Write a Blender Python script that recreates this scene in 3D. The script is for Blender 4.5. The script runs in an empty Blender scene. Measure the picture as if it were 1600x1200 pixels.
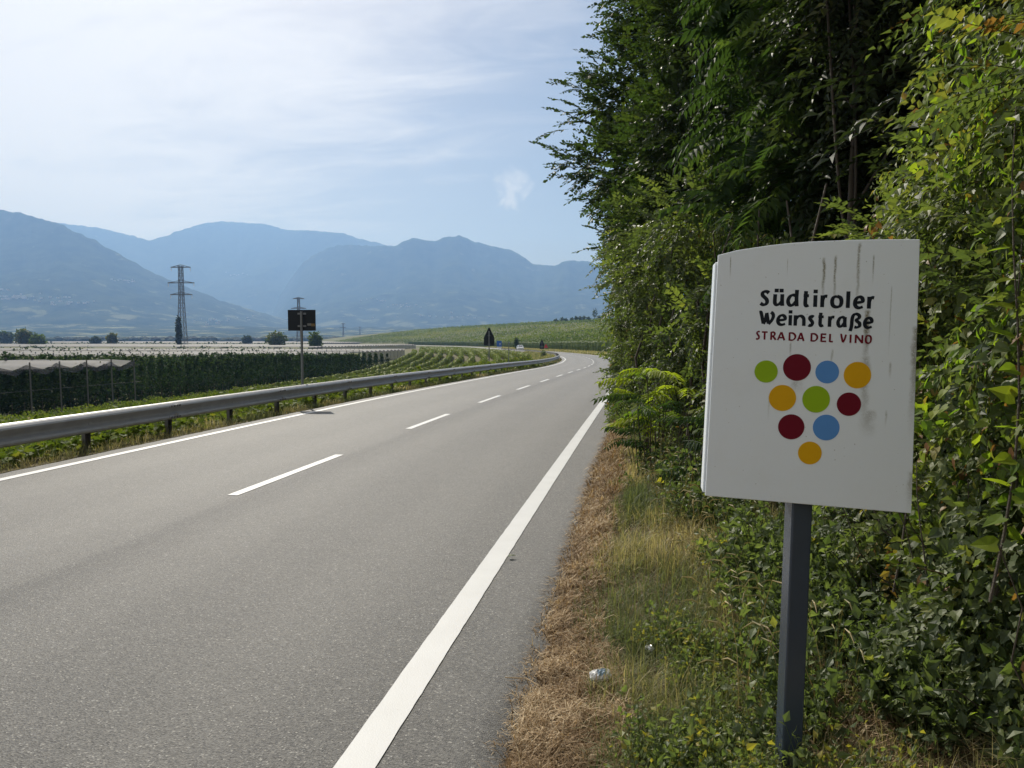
import bpy, bmesh, math, random
import numpy as np
from mathutils import Vector, Matrix

R = math.radians
RNG = np.random.default_rng(11)
random.seed(5)
scn = bpy.context.scene
COL = scn.collection

# ------------------------------------------------------------------ camera, sky, sun, exposure
cam_d = bpy.data.cameras.new("camera")
cam = bpy.data.objects.new("camera", cam_d)
COL.objects.link(cam)
cam.location = (0, 0, 1.65)
cam.rotation_euler = (R(90 - 3.395), 0, R(9.46))
cam_d.sensor_width = 36.0
cam_d.lens = 36.0 * 1180 / 1600
cam_d.clip_start = 0.05
cam_d.clip_end = 40000
scn.camera = cam

SUN_EL, SUN_AZ = 37.5, 31.0          # azimuth: degrees left of the road direction (+Y)
sd = Vector((-math.sin(R(SUN_AZ)) * math.cos(R(SUN_EL)), math.cos(R(SUN_AZ)) * math.cos(R(SUN_EL)), math.sin(R(SUN_EL))))
sun_d = bpy.data.lights.new("sun", 'SUN')
sun_d.energy = 5.0
sun_d.angle = R(0.6)
sun_d.color = (1.0, 0.98, 0.95)
sun = bpy.data.objects.new("sun", sun_d)
COL.objects.link(sun)
sun.rotation_euler = (-sd).to_track_quat('-Z', 'Y').to_euler()
sun.location = sd * 60

world = bpy.data.worlds.new("World")
scn.world = world
world.use_nodes = True
wt = world.node_tree
wt.nodes.clear()


def N(nt, typ, **kw):
    n = nt.nodes.new(typ)
    for k, v in kw.items():
        setattr(n, k, v)
    return n


def val(nt, sock, v):
    if hasattr(v, 'is_output') or isinstance(v, bpy.types.NodeSocket):
        nt.links.new(v, sock)
    else:
        sock.default_value = v


def M_(nt, op, a, b=None, c=None, clamp=False):
    n = N(nt, 'ShaderNodeMath', operation=op)
    n.use_clamp = clamp
    val(nt, n.inputs[0], a)
    if b is not None:
        val(nt, n.inputs[1], b)
    if c is not None:
        val(nt, n.inputs[2], c)
    return n.outputs[0]


def smooth(nt, v, a, b):
    n = N(nt, 'ShaderNodeMapRange')
    n.interpolation_type = 'SMOOTHSTEP'
    val(nt, n.inputs[0], v)
    n.inputs[1].default_value, n.inputs[2].default_value = a, b
    return n.outputs[0]


def noise(nt, vec, scale, detail=4, rough=0.55, dist=0.0, out=0):
    n = N(nt, 'ShaderNodeTexNoise')
    if vec is not None:
        nt.links.new(vec, n.inputs['Vector'])
    n.inputs['Scale'].default_value = scale
    n.inputs['Detail'].default_value = detail
    n.inputs['Roughness'].default_value = rough
    n.inputs['Distortion'].default_value = dist
    return n.outputs[out]


def mixc(nt, f, a, b):
    n = N(nt, 'ShaderNodeMix', data_type='RGBA')
    val(nt, n.inputs[0], f)
    val(nt, n.inputs[6], a if not isinstance(a, tuple) else (*a, 1)[:4])
    val(nt, n.inputs[7], b if not isinstance(b, tuple) else (*b, 1)[:4])
    return n.outputs[2]


sky = N(wt, 'ShaderNodeTexSky', sky_type='NISHITA')
sky.sun_disc = False
sky.sun_elevation = R(SUN_EL)
sky.sun_rotation = R(-SUN_AZ)
sky.altitude = 250
sky.air_density = 1.0
sky.dust_density = 1.6
sky.ozone_density = 1.3
bg = N(wt, 'ShaderNodeBackground')
wt.links.new(sky.outputs[0], bg.inputs[0])
bg.inputs[1].default_value = 0.046
# thin cirrus sheet at one height: look-up by where the view ray meets the cloud plane
tc = N(wt, 'ShaderNodeTexCoord')
sp = N(wt, 'ShaderNodeSeparateXYZ')
wt.links.new(tc.outputs['Generated'], sp.inputs[0])
zz = M_(wt, 'ADD', M_(wt, 'MAXIMUM', sp.outputs[2], 0.0), 0.13)
cx = M_(wt, 'DIVIDE', sp.outputs[0], zz)
cy = M_(wt, 'DIVIDE', sp.outputs[1], zz)
cv = N(wt, 'ShaderNodeCombineXYZ')
wt.links.new(cx, cv.inputs[0])
wt.links.new(cy, cv.inputs[1])
mp = N(wt, 'ShaderNodeMapping')
mp.inputs['Rotation'].default_value = (0, 0, R(28))
mp.inputs['Scale'].default_value = (0.6, 1.3, 1)
mp.inputs['Location'].default_value = (3.1, 0.7, 0)
wt.links.new(cv.outputs[0], mp.inputs[0])
n1 = noise(wt, mp.outputs[0], 0.9, 6, 0.55, 0.5)
n2 = noise(wt, mp.outputs[0], 2.6, 7, 0.62, 0.8)
sheet = M_(wt, 'MULTIPLY_ADD', cx, -0.60, M_(wt, 'MULTIPLY_ADD', cy, -0.42, 0.90))
cl = M_(wt, 'ADD', sheet, M_(wt, 'MULTIPLY_ADD', M_(wt, 'SUBTRACT', n1, 0.5), 1.25, M_(wt, 'MULTIPLY', M_(wt, 'SUBTRACT', n2, 0.5), 1.5)))
cfac = M_(wt, 'MULTIPLY', smooth(wt, cl, 0.05, 1.1), 0.92)
# one little fair-weather puff low beside the trees
pv = N(wt, 'ShaderNodeVectorMath', operation='DISTANCE')
wt.links.new(tc.outputs['Generated'], pv.inputs[0])
pv.inputs[1].default_value = (-0.158, 0.968, 0.193)
puff = M_(wt, 'ADD', M_(wt, 'MULTIPLY', pv.outputs['Value'], -34.0), M_(wt, 'MULTIPLY', noise(wt, tc.outputs['Generated'], 26, 6, 0.7, 0.6), 2.6))
puff = M_(wt, 'MULTIPLY', smooth(wt, puff, 0.35, 1.15), 0.6)
cfac = M_(wt, 'MAXIMUM', cfac, puff)
bgc = N(wt, 'ShaderNodeBackground')
bgc.inputs[0].default_value = (1.0, 0.975, 0.945, 1)
bgc.inputs[1].default_value = 0.90
dp = N(wt, 'ShaderNodeVectorMath', operation='DOT_PRODUCT')
wt.links.new(tc.outputs['Generated'], dp.inputs[0])
dp.inputs[1].default_value = sd[:]
wt.links.new(M_(wt, 'MULTIPLY_ADD', smooth(wt, dp.outputs['Value'], -0.1, 1.0), 0.41, 0.50), bgc.inputs[1])
mixb = N(wt, 'ShaderNodeMixShader')
wt.links.new(cfac, mixb.inputs[0])
wt.links.new(bg.outputs[0], mixb.inputs[1])
wt.links.new(bgc.outputs[0], mixb.inputs[2])
wo = N(wt, 'ShaderNodeOutputWorld')
wt.links.new(mixb.outputs[0], wo.inputs[0])

scn.render.engine = 'CYCLES'
scn.view_settings.view_transform = 'Standard'
scn.view_settings.look = 'None'
scn.view_settings.gamma = 1.0
scn.view_settings.use_curve_mapping = False
scn.view_settings.exposure = 0.28
cy_ = scn.cycles
cy_.max_bounces = 6
cy_.diffuse_bounces = 3
cy_.glossy_bounces = 2
cy_.transmission_bounces = 4
cy_.transparent_max_bounces = 10
cy_.volume_bounces = 0
cy_.use_denoising = True
cy_.sample_clamp_indirect = 4.0
cy_.caustics_reflective = False
cy_.caustics_refractive = False

# ------------------------------------------------------------------ helpers


def vhash(ix, iy, iz, seed=0):
    h = np.sin(ix * 127.1 + iy * 311.7 + iz * 74.7 + seed * 53.3) * 43758.5453
    return h - np.floor(h)


def vnoise(p, seed=0):
    p = np.asarray(p, float)
    i = np.floor(p)
    f = p - i
    f = f * f * (3 - 2 * f)
    out = 0
    for dx in (0, 1):
        for dy in (0, 1):
            for dz in (0, 1):
                w = (f[..., 0] if dx else 1 - f[..., 0]) * (f[..., 1] if dy else 1 - f[..., 1]) * (f[..., 2] if dz else 1 - f[..., 2])
                out = out + w * vhash(i[..., 0] + dx, i[..., 1] + dy, i[..., 2] + dz, seed)
    return out


def fnoise(p, seed=0, octv=4):
    a, t, s = 1.0, 0.0, 0.0
    p = np.asarray(p, float)
    for k in range(octv):
        t = t + a * vnoise(p, seed + k)
        s += a
        p = p * 2.03
        a *= 0.5
    return t / s


def sstep(a, b, x):
    t = np.clip((x - a) / (b - a), 0, 1)
    return t * t * (3 - 2 * t)


def mesh_np(name, V, faces, mat=None, parent=None, tint=None, smoothf=False, mesh_only=False):
    """faces: list of int arrays (n,k), k fixed in each array"""
    me = bpy.data.meshes.new(name)
    V = np.asarray(V, np.float32)
    faces = [np.asarray(f, np.int32) for f in faces if len(f)]
    nl = sum(f.size for f in faces)
    nf = sum(len(f) for f in faces)
    me.vertices.add(len(V))
    me.vertices.foreach_set('co', V.ravel())
    me.loops.add(nl)
    me.loops.foreach_set('vertex_index', np.concatenate([f.ravel() for f in faces]))
    tot = np.concatenate([np.full(len(f), f.shape[1], np.int32) for f in faces])
    st = np.concatenate([[0], np.cumsum(tot)[:-1]]).astype(np.int32)
    me.polygons.add(nf)
    me.polygons.foreach_set('loop_start', st)
    me.polygons.foreach_set('loop_total', tot)
    me.polygons.foreach_set('use_smooth', np.full(nf, bool(smoothf)))
    me.update(calc_edges=True)
    me.validate()
    if tint is not None:
        a = me.attributes.new('tint', 'FLOAT', 'POINT')
        a.data.foreach_set('value', np.asarray(tint, np.float32))
    if mat:
        me.materials.append(mat)
    if mesh_only:
        return me
    return link(name, me, parent)


def link(name, me, parent=None):
    o = bpy.data.objects.new(name, me)
    COL.objects.link(o)
    if parent:
        o.parent = parent
    return o


def tag(o, label=None, cat=None, group=None, kind=None):
    if label:
        o['label'] = label
    if cat:
        o['category'] = cat
    if group:
        o['group'] = group
    if kind:
        o['kind'] = kind
    return o


def thing(name, label, cat, loc=(0, 0, 0), rz=0.0, group=None):
    o = bpy.data.objects.new(name, None)
    o.empty_display_size = 0.1
    COL.objects.link(o)
    o.location = loc
    o.rotation_euler = (0, 0, rz)
    return tag(o, label, cat, group)


class MB:
    """collects verts and faces"""

    def __init__(s):
        s.v, s.f = [], {}
        s.n = 0

    def add(s, V, F):
        V = np.asarray(V, float).reshape(-1, 3)
        for f in F:
            s.f.setdefault(len(f), []).append([i + s.n for i in f])
        s.v.append(V)
        s.n += len(V)

    def box(s, c, d, rot=None):
        c, d = np.array(c, float), np.array(d, float) / 2
        P = np.array([[x, y, z] for z in (-1, 1) for y in (-1, 1) for x in (-1, 1)], float) * d
        if rot is not None:
            P = P @ np.array(rot).T
        s.add(P + c, [(0, 2, 3, 1), (4, 5, 7, 6), (0, 1, 5, 4), (2, 6, 7, 3), (0, 4, 6, 2), (1, 3, 7, 5)])

    def bar(s, a, b, w, h=None):
        a, b = np.array(a, float), np.array(b, float)
        d = b - a
        L = np.linalg.norm(d)
        d /= L
        u = np.array([0, 0, 1.0]) if abs(d[2]) < .9 else np.array([1.0, 0, 0])
        x = np.cross(d, u)
        x /= np.linalg.norm(x)
        y = np.cross(x, d)
        h = h or w
        P = [p + x * sx * w / 2 + y * sy * h / 2 for p in (a, b) for sx, sy in ((-1, -1), (1, -1), (1, 1), (-1, 1))]
        s.add(P, [(0, 1, 5, 4), (1, 2, 6, 5), (2, 3, 7, 6), (3, 0, 4, 7), (3, 2, 1, 0), (4, 5, 6, 7)])

    def tube(s, pts, rad, sides=6, cap=True):
        pts = np.array(pts, float)
        n = len(pts)
        rad = np.broadcast_to(np.array(rad, float), (n,))
        V = []
        prev = None
        for i in range(n):
            d = pts[min(i + 1, n - 1)] - pts[max(i - 1, 0)]
            d /= (np.linalg.norm(d) + 1e-9)
            if prev is None:
                u = np.array([0, 0, 1.0]) if abs(d[2]) < .9 else np.array([1.0, 0, 0])
                x = np.cross(d, u)
            else:
                x = prev - d * (prev @ d)
            x /= (np.linalg.norm(x) + 1e-9)
            prev = x
            y = np.cross(d, x)
            for k in range(sides):
                a = 2 * math.pi * k / sides
                V.append(pts[i] + rad[i] * (x * math.cos(a) + y * math.sin(a)))
        F = []
        for i in range(n - 1):
            for k in range(sides):
                k2 = (k + 1) % sides
                F.append((i * sides + k, i * sides + k2, (i + 1) * sides + k2, (i + 1) * sides + k))
        if cap:
            F.append(tuple(range(sides - 1, -1, -1)))
            F.append(tuple((n - 1) * sides + k for k in range(sides)))
        s.add(V, F)

    def prism(s, poly, y0, y1):
        """poly: (x,z) outline, counter-clockwise seen from -y; extruded from y0 (front) to y1"""
        n = len(poly)
        V = [(x, y0, z) for x, z in poly] + [(x, y1, z) for x, z in poly]
        F = [tuple(range(n)), tuple(range(2 * n - 1, n - 1, -1))]
        for i in range(n):
            j = (i + 1) % n
            F.append((i, i + n, j + n, j))
        s.add(V, F)

    def build(s, name, mat, parent=None, smoothf=False, mesh_only=False, bevel=0):
        V = np.concatenate(s.v)
        o = mesh_np(name, V, [np.array(f) for f in s.f.values()], mat, parent, smoothf=smoothf, mesh_only=mesh_only)
        if bevel and not mesh_only:
            m = o.modifiers.new('bevel', 'BEVEL')
            m.width = bevel
            m.segments = 2
            m.limit_method = 'ANGLE'
        return o


def unit(v):
    return v / (np.linalg.norm(v, axis=-1, keepdims=True) + 1e-9)


def frames(tip, nrm):
    """rotation matrices (n,3,3) with columns side, tip, normal"""
    t = unit(tip)
    x = unit(np.cross(t, nrm))
    n = np.cross(x, t)
    return np.stack([x, t, n], axis=-1)


def scatter(tpl, pos, mats, scale, tints, jitter=0.0):
    """tpl = (V(k,3), faces list of (m,q) arrays, tint(k,)) -> V, faces, tint"""
    TV, TF, TT = tpl
    n, k = len(pos), len(TV)
    sc = np.broadcast_to(np.asarray(scale, float), (n,))
    V = np.einsum('nij,kj->nki', mats, TV) * sc[:, None, None] + pos[:, None, :]
    off = (np.arange(n) * k)[:, None, None]
    F = [(f[None] + off).reshape(-1, f.shape[1]) for f in TF]
    T = np.clip(tints[:, None] + TT[None, :], 0, 1)
    return V.reshape(-1, 3), F, T.ravel()


def merge(parts):
    V, F, T, n = [], {}, [], 0
    for v, f, t in parts:
        V.append(v)
        T.append(t)
        for a in f:
            F.setdefault(a.shape[1], []).append(a + n)
        n += len(v)
    return np.concatenate(V), [np.concatenate(a) for a in F.values()], np.concatenate(T)


# leaf templates: along +Y, normal +Z
def leaf_t(w=0.5, fold=0.10, droop=0.12):
    V = np.array([[0, 0, 0], [-w / 2, .42, fold], [0, 1, -droop], [w / 2, .42, fold], [0, .48, -.02]])
    F = [np.array([[0, 4, 1], [1, 4, 2], [2, 4, 3], [3, 4, 0]])]
    return V, F, np.zeros(5)


def heart_t():
    o = [(0, 0, 0), (-.28, -.12, .02), (-.46, .08, .05), (-.44, .36, .06), (-.24, .7, .0), (0, 1.05, -.14), (.24, .7, .0), (.44, .36, .06), (.46, .08, .05), (.28, -.12, .02)]
    V = np.array(o + [(0, .35, -.04)])
    F = [np.array([[i, 10, (i + 1) % 10][::-1] for i in range(10)])]
    return V, F, np.zeros(11)


def lobed_t():
    o = [(0, 0), (-.35, -.15), (-.42, .12), (-.62, .28), (-.36, .45), (-.38, .75), (-.14, .68), (0, 1.0), (.14, .68), (.38, .75), (.36, .45), (.62, .28), (.42, .12), (.35, -.15)]
    V = np.array([(x, y, .10 * abs(x) - .10 * y * y) for x, y in o] + [(0, .32, -.03)])
    n = len(o)
    F = [np.array([[(i + 1) % n, n, i] for i in range(n)])]
    return V, F, np.zeros(n + 1)


def quad_t(w=0.6):
    V = np.array([[0, 0, 0], [-w / 2, .5, .06], [0, 1, -.05], [w / 2, .5, .06]])
    return V, [np.array([[0, 3, 2, 1]])], np.zeros(4)


def spray_t(nl=16, L=1.0, leaf=0.16, tpl=None, rng=RNG, droop=0.25, side=1.0, tw=.008):
    """a twig of length L with alternate leaves"""
    tpl = tpl or leaf_t()
    parts = []
    cv = lambda t: np.array([0.06 * math.sin(3 * t), t * L, 0.10 * t - droop * t * t])
    ts = np.linspace(0.12, 1.0, nl)
    pos = np.array([cv(t) for t in ts])
    sgn = np.where(np.arange(nl) % 2, 1.0, -1.0)
    tipd = np.stack([sgn * side + rng.normal(0, .25, nl), 0.75 + rng.normal(0, .2, nl) + (ts > .95) * 2, -.25 + rng.normal(0, .25, nl)], 1)
    nrm = np.stack([rng.normal(0, .35, nl), rng.normal(0, .35, nl), np.ones(nl)], 1)
    parts.append(scatter(tpl, pos, frames(tipd, nrm), leaf * (0.75 + rng.random(nl) * .5) * np.where(ts > .8, .8, 1), rng.normal(0, .09, nl)))
    m = MB()
    m.tube([cv(t) for t in (0, .35, .7, 1)], [tw * L, tw * .75 * L, tw * .5 * L, tw * .2 * L], 3, False)
    parts.append((np.concatenate(m.v), [np.array(f) for f in m.f.values()], np.full(m.n, -3.0)))
    return merge(parts)


def pinnate_t(pairs=8, L=1.0, rng=RNG, droop=0.45):
    lf = leaf_t(.34, .06, .14)
    cv = lambda t: np.array([0, t * L, 0.22 * t - droop * t * t])
    pos, tip, nrm, sc = [], [], [], []
    for i in range(pairs):
        t = .22 + .74 * i / (pairs - 1)
        for s in (-1, 1):
            pos.append(cv(t))
            tip.append((s * 1.0, .45 + rng.normal(0, .12), -.35 - .5 * t + rng.normal(0, .12)))
            nrm.append((s * .25, .1 + rng.normal(0, .15), 1))
            sc.append(L * (.30 - .13 * abs(t - .45)) * (.9 + rng.random() * .2))
    pos.append(cv(.98)); tip.append((0, 1, -.7)); nrm.append((0, .3, 1)); sc.append(L * .2)
    n = len(pos)
    a = scatter(lf, np.array(pos), frames(np.array(tip, float), np.array(nrm, float)), np.array(sc), rng.normal(0, .05, n))
    m = MB()
    m.tube([cv(t) for t in (0, .3, .6, 1)], [.010 * L, .008 * L, .006 * L, .002 * L], 3, False)
    b = (np.concatenate(m.v), [np.array(f) for f in m.f.values()], np.full(m.n, .1))
    return merge([a, b])


# ------------------------------------------------------------------ materials
def new_mat(name):
    m = bpy.data.materials.new(name)
    m.use_nodes = True
    nt = m.node_tree
    nt.nodes.clear()
    out = N(nt, 'ShaderNodeOutputMaterial')
    b = N(nt, 'ShaderNodeBsdfPrincipled')
    nt.links.new(b.outputs[0], out.inputs[0])
    return m, nt, b, out


def plain(name, col, rough=.6, metal=0.0, var=.12, scale=6.0, spec=.5, bump=0.0):
    m, nt, b, out = new_mat(name)
    tc = N(nt, 'ShaderNodeTexCoord')
    n = noise(nt, tc.outputs['Object'], scale, 5, .6)
    lo = tuple(c * (1 - var) for c in col)
    hi = tuple(min(1, c * (1 + var)) for c in col)
    nt.links.new(mixc(nt, n, lo, hi), b.inputs['Base Color'])
    b.inputs['Roughness'].default_value = rough
    b.inputs['Metallic'].default_value = metal
    b.inputs['Specular IOR Level'].default_value = spec
    if bump:
        bp = N(nt, 'ShaderNodeBump')
        bp.inputs['Strength'].default_value = bump
        bp.inputs['Distance'].default_value = .01
        nt.links.new(noise(nt, tc.outputs['Object'], scale * 6, 4, .6), bp.inputs['Height'])
        nt.links.new(bp.outputs[0], b.inputs['Normal'])
    return m


def leafmat(name, stops, rough=.55, trans=.45, spec=.22, tcol=(1.0, 1.1, .45)):
    """stops: [(pos, rgb)] looked up by each leaf's own tint"""
    m, nt, b, out = new_mat(name)
    at = N(nt, 'ShaderNodeAttribute', attribute_name='tint')
    cr = N(nt, 'ShaderNodeValToRGB')
    el = cr.color_ramp.elements
    while len(el) < len(stops):
        el.new(.5)
    for e, (p, c) in zip(el, stops):
        e.position = p
        e.color = (*c, 1)
    nt.links.new(at.outputs['Fac'], cr.inputs[0])
    nt.links.new(cr.outputs[0], b.inputs['Base Color'])
    b.inputs['Roughness'].default_value = rough
    b.inputs['Specular IOR Level'].default_value = spec
    tr = N(nt, 'ShaderNodeBsdfTranslucent')
    mx = N(nt, 'ShaderNodeMix', data_type='RGBA')
    mx.blend_type = 'MULTIPLY'
    mx.inputs[0].default_value = 1
    nt.links.new(cr.outputs[0], mx.inputs[6])
    mx.inputs[7].default_value = (*[c * 1.6 for c in tcol], 1)
    nt.links.new(mx.outputs[2], tr.inputs[0])
    ms = N(nt, 'ShaderNodeMixShader')
    ms.inputs[0].default_value = trans
    nt.links.new(b.outputs[0], ms.inputs[1])
    nt.links.new(tr.outputs[0], ms.inputs[2])
    nt.links.new(ms.outputs[0], out.inputs[0])
    return m


BARK = (.055, .042, .03)
MAT = {}
MAT['bark'] = plain('bark', (.075, .06, .045), .85, var=.35, scale=14, bump=.6)
MAT['elm'] = leafmat('elm_leaf', [(0, (.03, .022, .014)), (.05, (.020, .036, .014)), (.5, (.038, .062, .020)), (.85, (.07, .09, .026)), (1, (.12, .10, .035))], trans=.40, spec=.22, rough=.52)
MAT['heaven'] = leafmat('pinnate_leaf', [(0, (.03, .025, .015)), (.05, (.022, .042, .017)), (.6, (.045, .076, .026)), (1, (.09, .125, .034))], trans=.42, rough=.6, spec=.06)
MAT['dark'] = leafmat('shade_leaf', [(0, (.03, .022, .014)), (.05, (.020, .030, .016)), (.7, (.040, .056, .024)), (1, (.08, .085, .03))], trans=.30)
MAT['ivy'] = leafmat('creeper_leaf', [(0, (.05, .035, .02)), (.05, (.040, .060, .028)), (.5, (.095, .122, .045)), (.8, (.155, .18, .055)), (.93, (.20, .19, .045)), (1, (.20, .10, .04))], trans=.45, rough=.5, spec=.26)
MAT['fresh'] = leafmat('fresh_leaf', [(0, (.05, .05, .02)), (.05, (.07, .12, .018)), (.6, (.12, .19, .025)), (1, (.22, .26, .03))], trans=.58)
MAT['vine'] = leafmat('vine_leaf', spec=.08, rough=.65, stops= [(0, (.04, .035, .02)), (.05, (.055, .085, .020)), (.5, (.115, .150, .030)), (.85, (.18, .205, .040)), (1, (.23, .20, .045))], trans=.30)
MAT['apple'] = leafmat('apple_leaf', spec=.04, rough=.7, stops= [(0, (.04, .03, .02)), (.05, (.011, .022, .013)), (.6, (.020, .038, .020)), (1, (.05, .075, .032))], trans=.30)
MAT['grass'] = leafmat('grass_blade', [(0, (.085, .11, .045)), (.35, (.15, .165, .07)), (.6, (.27, .245, .12)), (1, (.48, .40, .24))], trans=.40, rough=.55, tcol=(1, 1, .6))
MAT['straw'] = leafmat('dry_grass', [(0, (.10, .065, .032)), (.4, (.22, .145, .075)), (.75, (.36, .26, .15)), (1, (.50, .40, .26))], trans=.20, rough=.7, tcol=(1, .9, .6))
MAT['weed'] = leafmat('weed_leaf', [(0, (.05, .05, .02)), (.05, (.048, .070, .032)), (.55, (.095, .125, .054)), (.9, (.16, .19, .08)), (1, (.28, .24, .05))], trans=.45, spec=.26, rough=.5)
MAT['galv'] = plain('galvanised_steel', (.36, .355, .345), .5, .2, .28, 5)
MAT['galvdark'] = plain('weathered_steel', (.13, .125, .12), .6, .4, .3, 8)
MAT['signback'] = plain('sign_back', (.018, .022, .027), .65, .0, .15, 4, spec=.2)
MAT['pole'] = plain('galvanised_pole', (.17, .18, .19), .5, .4, .15, 5)
MAT['concrete'] = plain('concrete_post', (.13, .125, .115), .85, 0, .2, 6)
MAT['lattice'] = plain('lattice_steel', (.12, .13, .135), .6, .2, .15, .5)

# ------------------------------------------------------------------ lie of the land
YC = np.array([-60, -10, 0, 10, 20, 45, 60, 75, 94, 112, 140, 177, 230, 300, 400, 500, 600, 1000, 12000.])
XC = np.array([-4.6, -4.3, -4.27, -4.2, -4.08, -3.95, -3.92, -4.25, -5.6, -7.9, -13.2, -22, -37, -60, -98, -155, -225, -480, -480.])
ZC = np.array([.1, 0, 0, 0, 0, -.31, -.55, -.70, -.83, -.92, -1.1, -1.3, -1.7, -1.9, -2.2, -2.5, -2.7, -3.4, -4.2])
_yy = np.concatenate([np.arange(-60, 700, 1.0), np.arange(700, 12001, 20.0)])
_xx = np.interp(_yy, YC, XC)
_zz = np.interp(_yy, YC, ZC)
_k = np.hanning(25)
_k /= _k.sum()


def _sm(a):
    b = a.copy()
    n = 760
    b[12:n - 12] = np.convolve(a[:n], _k, 'valid')
    return b


_xx, _zz = _sm(_xx), _sm(_zz)


def Xc(y):
    return np.interp(y, _yy, _xx)


def Zr(y):
    return np.interp(y, _yy, _zz)


def head(y):
    return math.atan2(float(Xc(y + .5) - Xc(y - .5)), 1.0)


UL = np.array([-1e5, -60, -38, -26, -16, -10, -7, -5.0, -3.9, -3.55, 0, 3.75, 4.1, 5.4, 6.2, 7.5, 10, 20, 60, 1e5])
RL = np.array([-4.2, -4.2, -4.1, -3.3, -2.5, -1.8, -.85, -.13, -.05, -.05, -.05, -.05, .02, .07, .45, 1.3, 2.3, 3.6, 5, 5])


def gz(x, y):
    x, y = np.asarray(x, float), np.asarray(y, float)
    u = x - Xc(y)
    base = Zr(y) + np.interp(u, UL, RL)
    w = sstep(-14, -40, u)
    z = base * (1 - w) + (-4.2) * w
    pw = sstep(75, 185, y) * sstep(-44, -26, u) * sstep(-7, -10, u)
    z = z * (1 - pw) + (Zr(y) - 1.25) * pw
    far = sstep(55, 110, y)
    hu = np.maximum(u - 9, 0)
    hill = Zr(y) - .05 + .25 * sstep(4, 9, u) + 30 * (1 - np.exp(-.15 * hu / 30)) * sstep(60, 200, y)
    z = np.where(u > 3.6, z * (1 - far) + hill * far, z)
    return z


def along(u, y):
    """point at lateral offset u from the centre line"""
    h = np.arctan(np.gradient(_xx, _yy))
    hh = np.interp(y, _yy, h)
    return Xc(y) + u * np.cos(hh), y - u * np.sin(hh)


# ground sheet
us = np.unique(np.concatenate([-np.geomspace(40, 9000, 46), np.arange(-40, -12, 1.5), np.arange(-12, -3.6, .4), np.array([-3.55, -2, 0, 2, 3.75, 3.95]),
                               np.arange(4.1, 8, .25), np.arange(8, 20, 1.0), np.geomspace(20, 5000, 45)]))
ys = np.unique(np.concatenate([np.arange(-40, 0, 3.0), np.arange(0, 30, .5), np.arange(30, 120, 2.0), np.arange(120, 700, 8.0), np.geomspace(700, 9600, 40)]))
UU, YY = np.meshgrid(us, ys)
XX = Xc(YY) + UU
ZZ = gz(XX, YY)
nearv = (UU > 4.0) & (UU < 9) & (YY < 60)
ZZ += np.where(nearv, (fnoise(np.stack([XX * 2.5, YY * 2.5, XX * 0], -1), 3) - .5) * .07, 0)
GV = np.stack([XX, YY, ZZ], -1).reshape(-1, 3)
nu = len(us)
ii = (np.arange(len(ys) - 1)[:, None] * nu + np.arange(nu - 1)[None]).ravel()
GF = np.stack([ii, ii + 1, ii + nu + 1, ii + nu], 1)
m, nt, b, out = new_mat('ground_soil')
tcn = N(nt, 'ShaderNodeTexCoord')
P = tcn.outputs['Object']
soil = mixc(nt, smooth(nt, noise(nt, P, 9, 6, .65), .3, .7), (.075, .052, .032), (.20, .145, .085))
green = mixc(nt, noise(nt, P, .35, 5, .6), (.055, .075, .022), (.12, .125, .045))
at = N(nt, 'ShaderNodeAttribute', attribute_name='tint')
nt.links.new(mixc(nt, at.outputs['Fac'], soil, green), b.inputs['Base Color'])
b.inputs['Roughness'].default_value = .95
b.inputs['Specular IOR Level'].default_value = .15
bp = N(nt, 'ShaderNodeBump')
bp.inputs['Strength'].default_value = .7
bp.inputs['Distance'].default_value = .03
nt.links.new(noise(nt, P, 30, 5, .7), bp.inputs['Height'])
nt.links.new(bp.outputs[0], b.inputs['Normal'])
gt = np.where((UU > 3) & (UU < 12) & (YY < 60), 0.12, 0.85)
gt = np.where((UU > -4.6) & (UU < 0), .35, gt)
gt = np.where((UU < -8.0) & (UU > -33) & (YY < 420), .55, gt)
ground = mesh_np('ground', GV, [GF], m, tint=gt.ravel(), smoothf=True)
tag(ground, kind='structure')

# road
m, nt, b, out = new_mat('asphalt')
tcn = N(nt, 'ShaderNodeTexCoord')
P = tcn.outputs['Object']
sx = N(nt, 'ShaderNodeSeparateXYZ')
nt.links.new(P, sx.inputs[0])
vo = N(nt, 'ShaderNodeTexVoronoi')
vo.inputs['Scale'].default_value = 130
nt.links.new(P, vo.inputs['Vector'])
sepc = N(nt, 'ShaderNodeSeparateColor')
nt.links.new(vo.outputs['Color'], sepc.inputs[0])
stone = sepc.outputs[0]
fine = noise(nt, P, 160, 3, .7)
big = noise(nt, P, .55, 4, .55)
mid = noise(nt, P, 4, 4, .6)
g = M_(nt, 'MULTIPLY_ADD', stone, .106, .004)
g = M_(nt, 'ADD', g, M_(nt, 'MULTIPLY', smooth(nt, stone, .95, 1.0), .14))
g = M_(nt, 'ADD', g, M_(nt, 'MULTIPLY', M_(nt, 'SUBTRACT', big, .5), .030))
g = M_(nt, 'ADD', g, M_(nt, 'MULTIPLY', M_(nt, 'SUBTRACT', mid, .5), .030))
g = M_(nt, 'ADD', g, M_(nt, 'MULTIPLY', M_(nt, 'SUBTRACT', fine, .5), .12))
# tyre-polished wheel tracks (paler) and the darker paving joint by the centre line
at = N(nt, 'ShaderNodeAttribute', attribute_name='tint')
uo = M_(nt, 'ADD', at.outputs['Fac'], M_(nt, 'MULTIPLY', M_(nt, 'SUBTRACT', noise(nt, P, .8, 3, .5), .5), .22))


def band(c, w):
    d = M_(nt, 'ABSOLUTE', M_(nt, 'SUBTRACT', uo, c))
    return M_(nt, 'SUBTRACT', 1.0, smooth(nt, d, w * .3, w))


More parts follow.
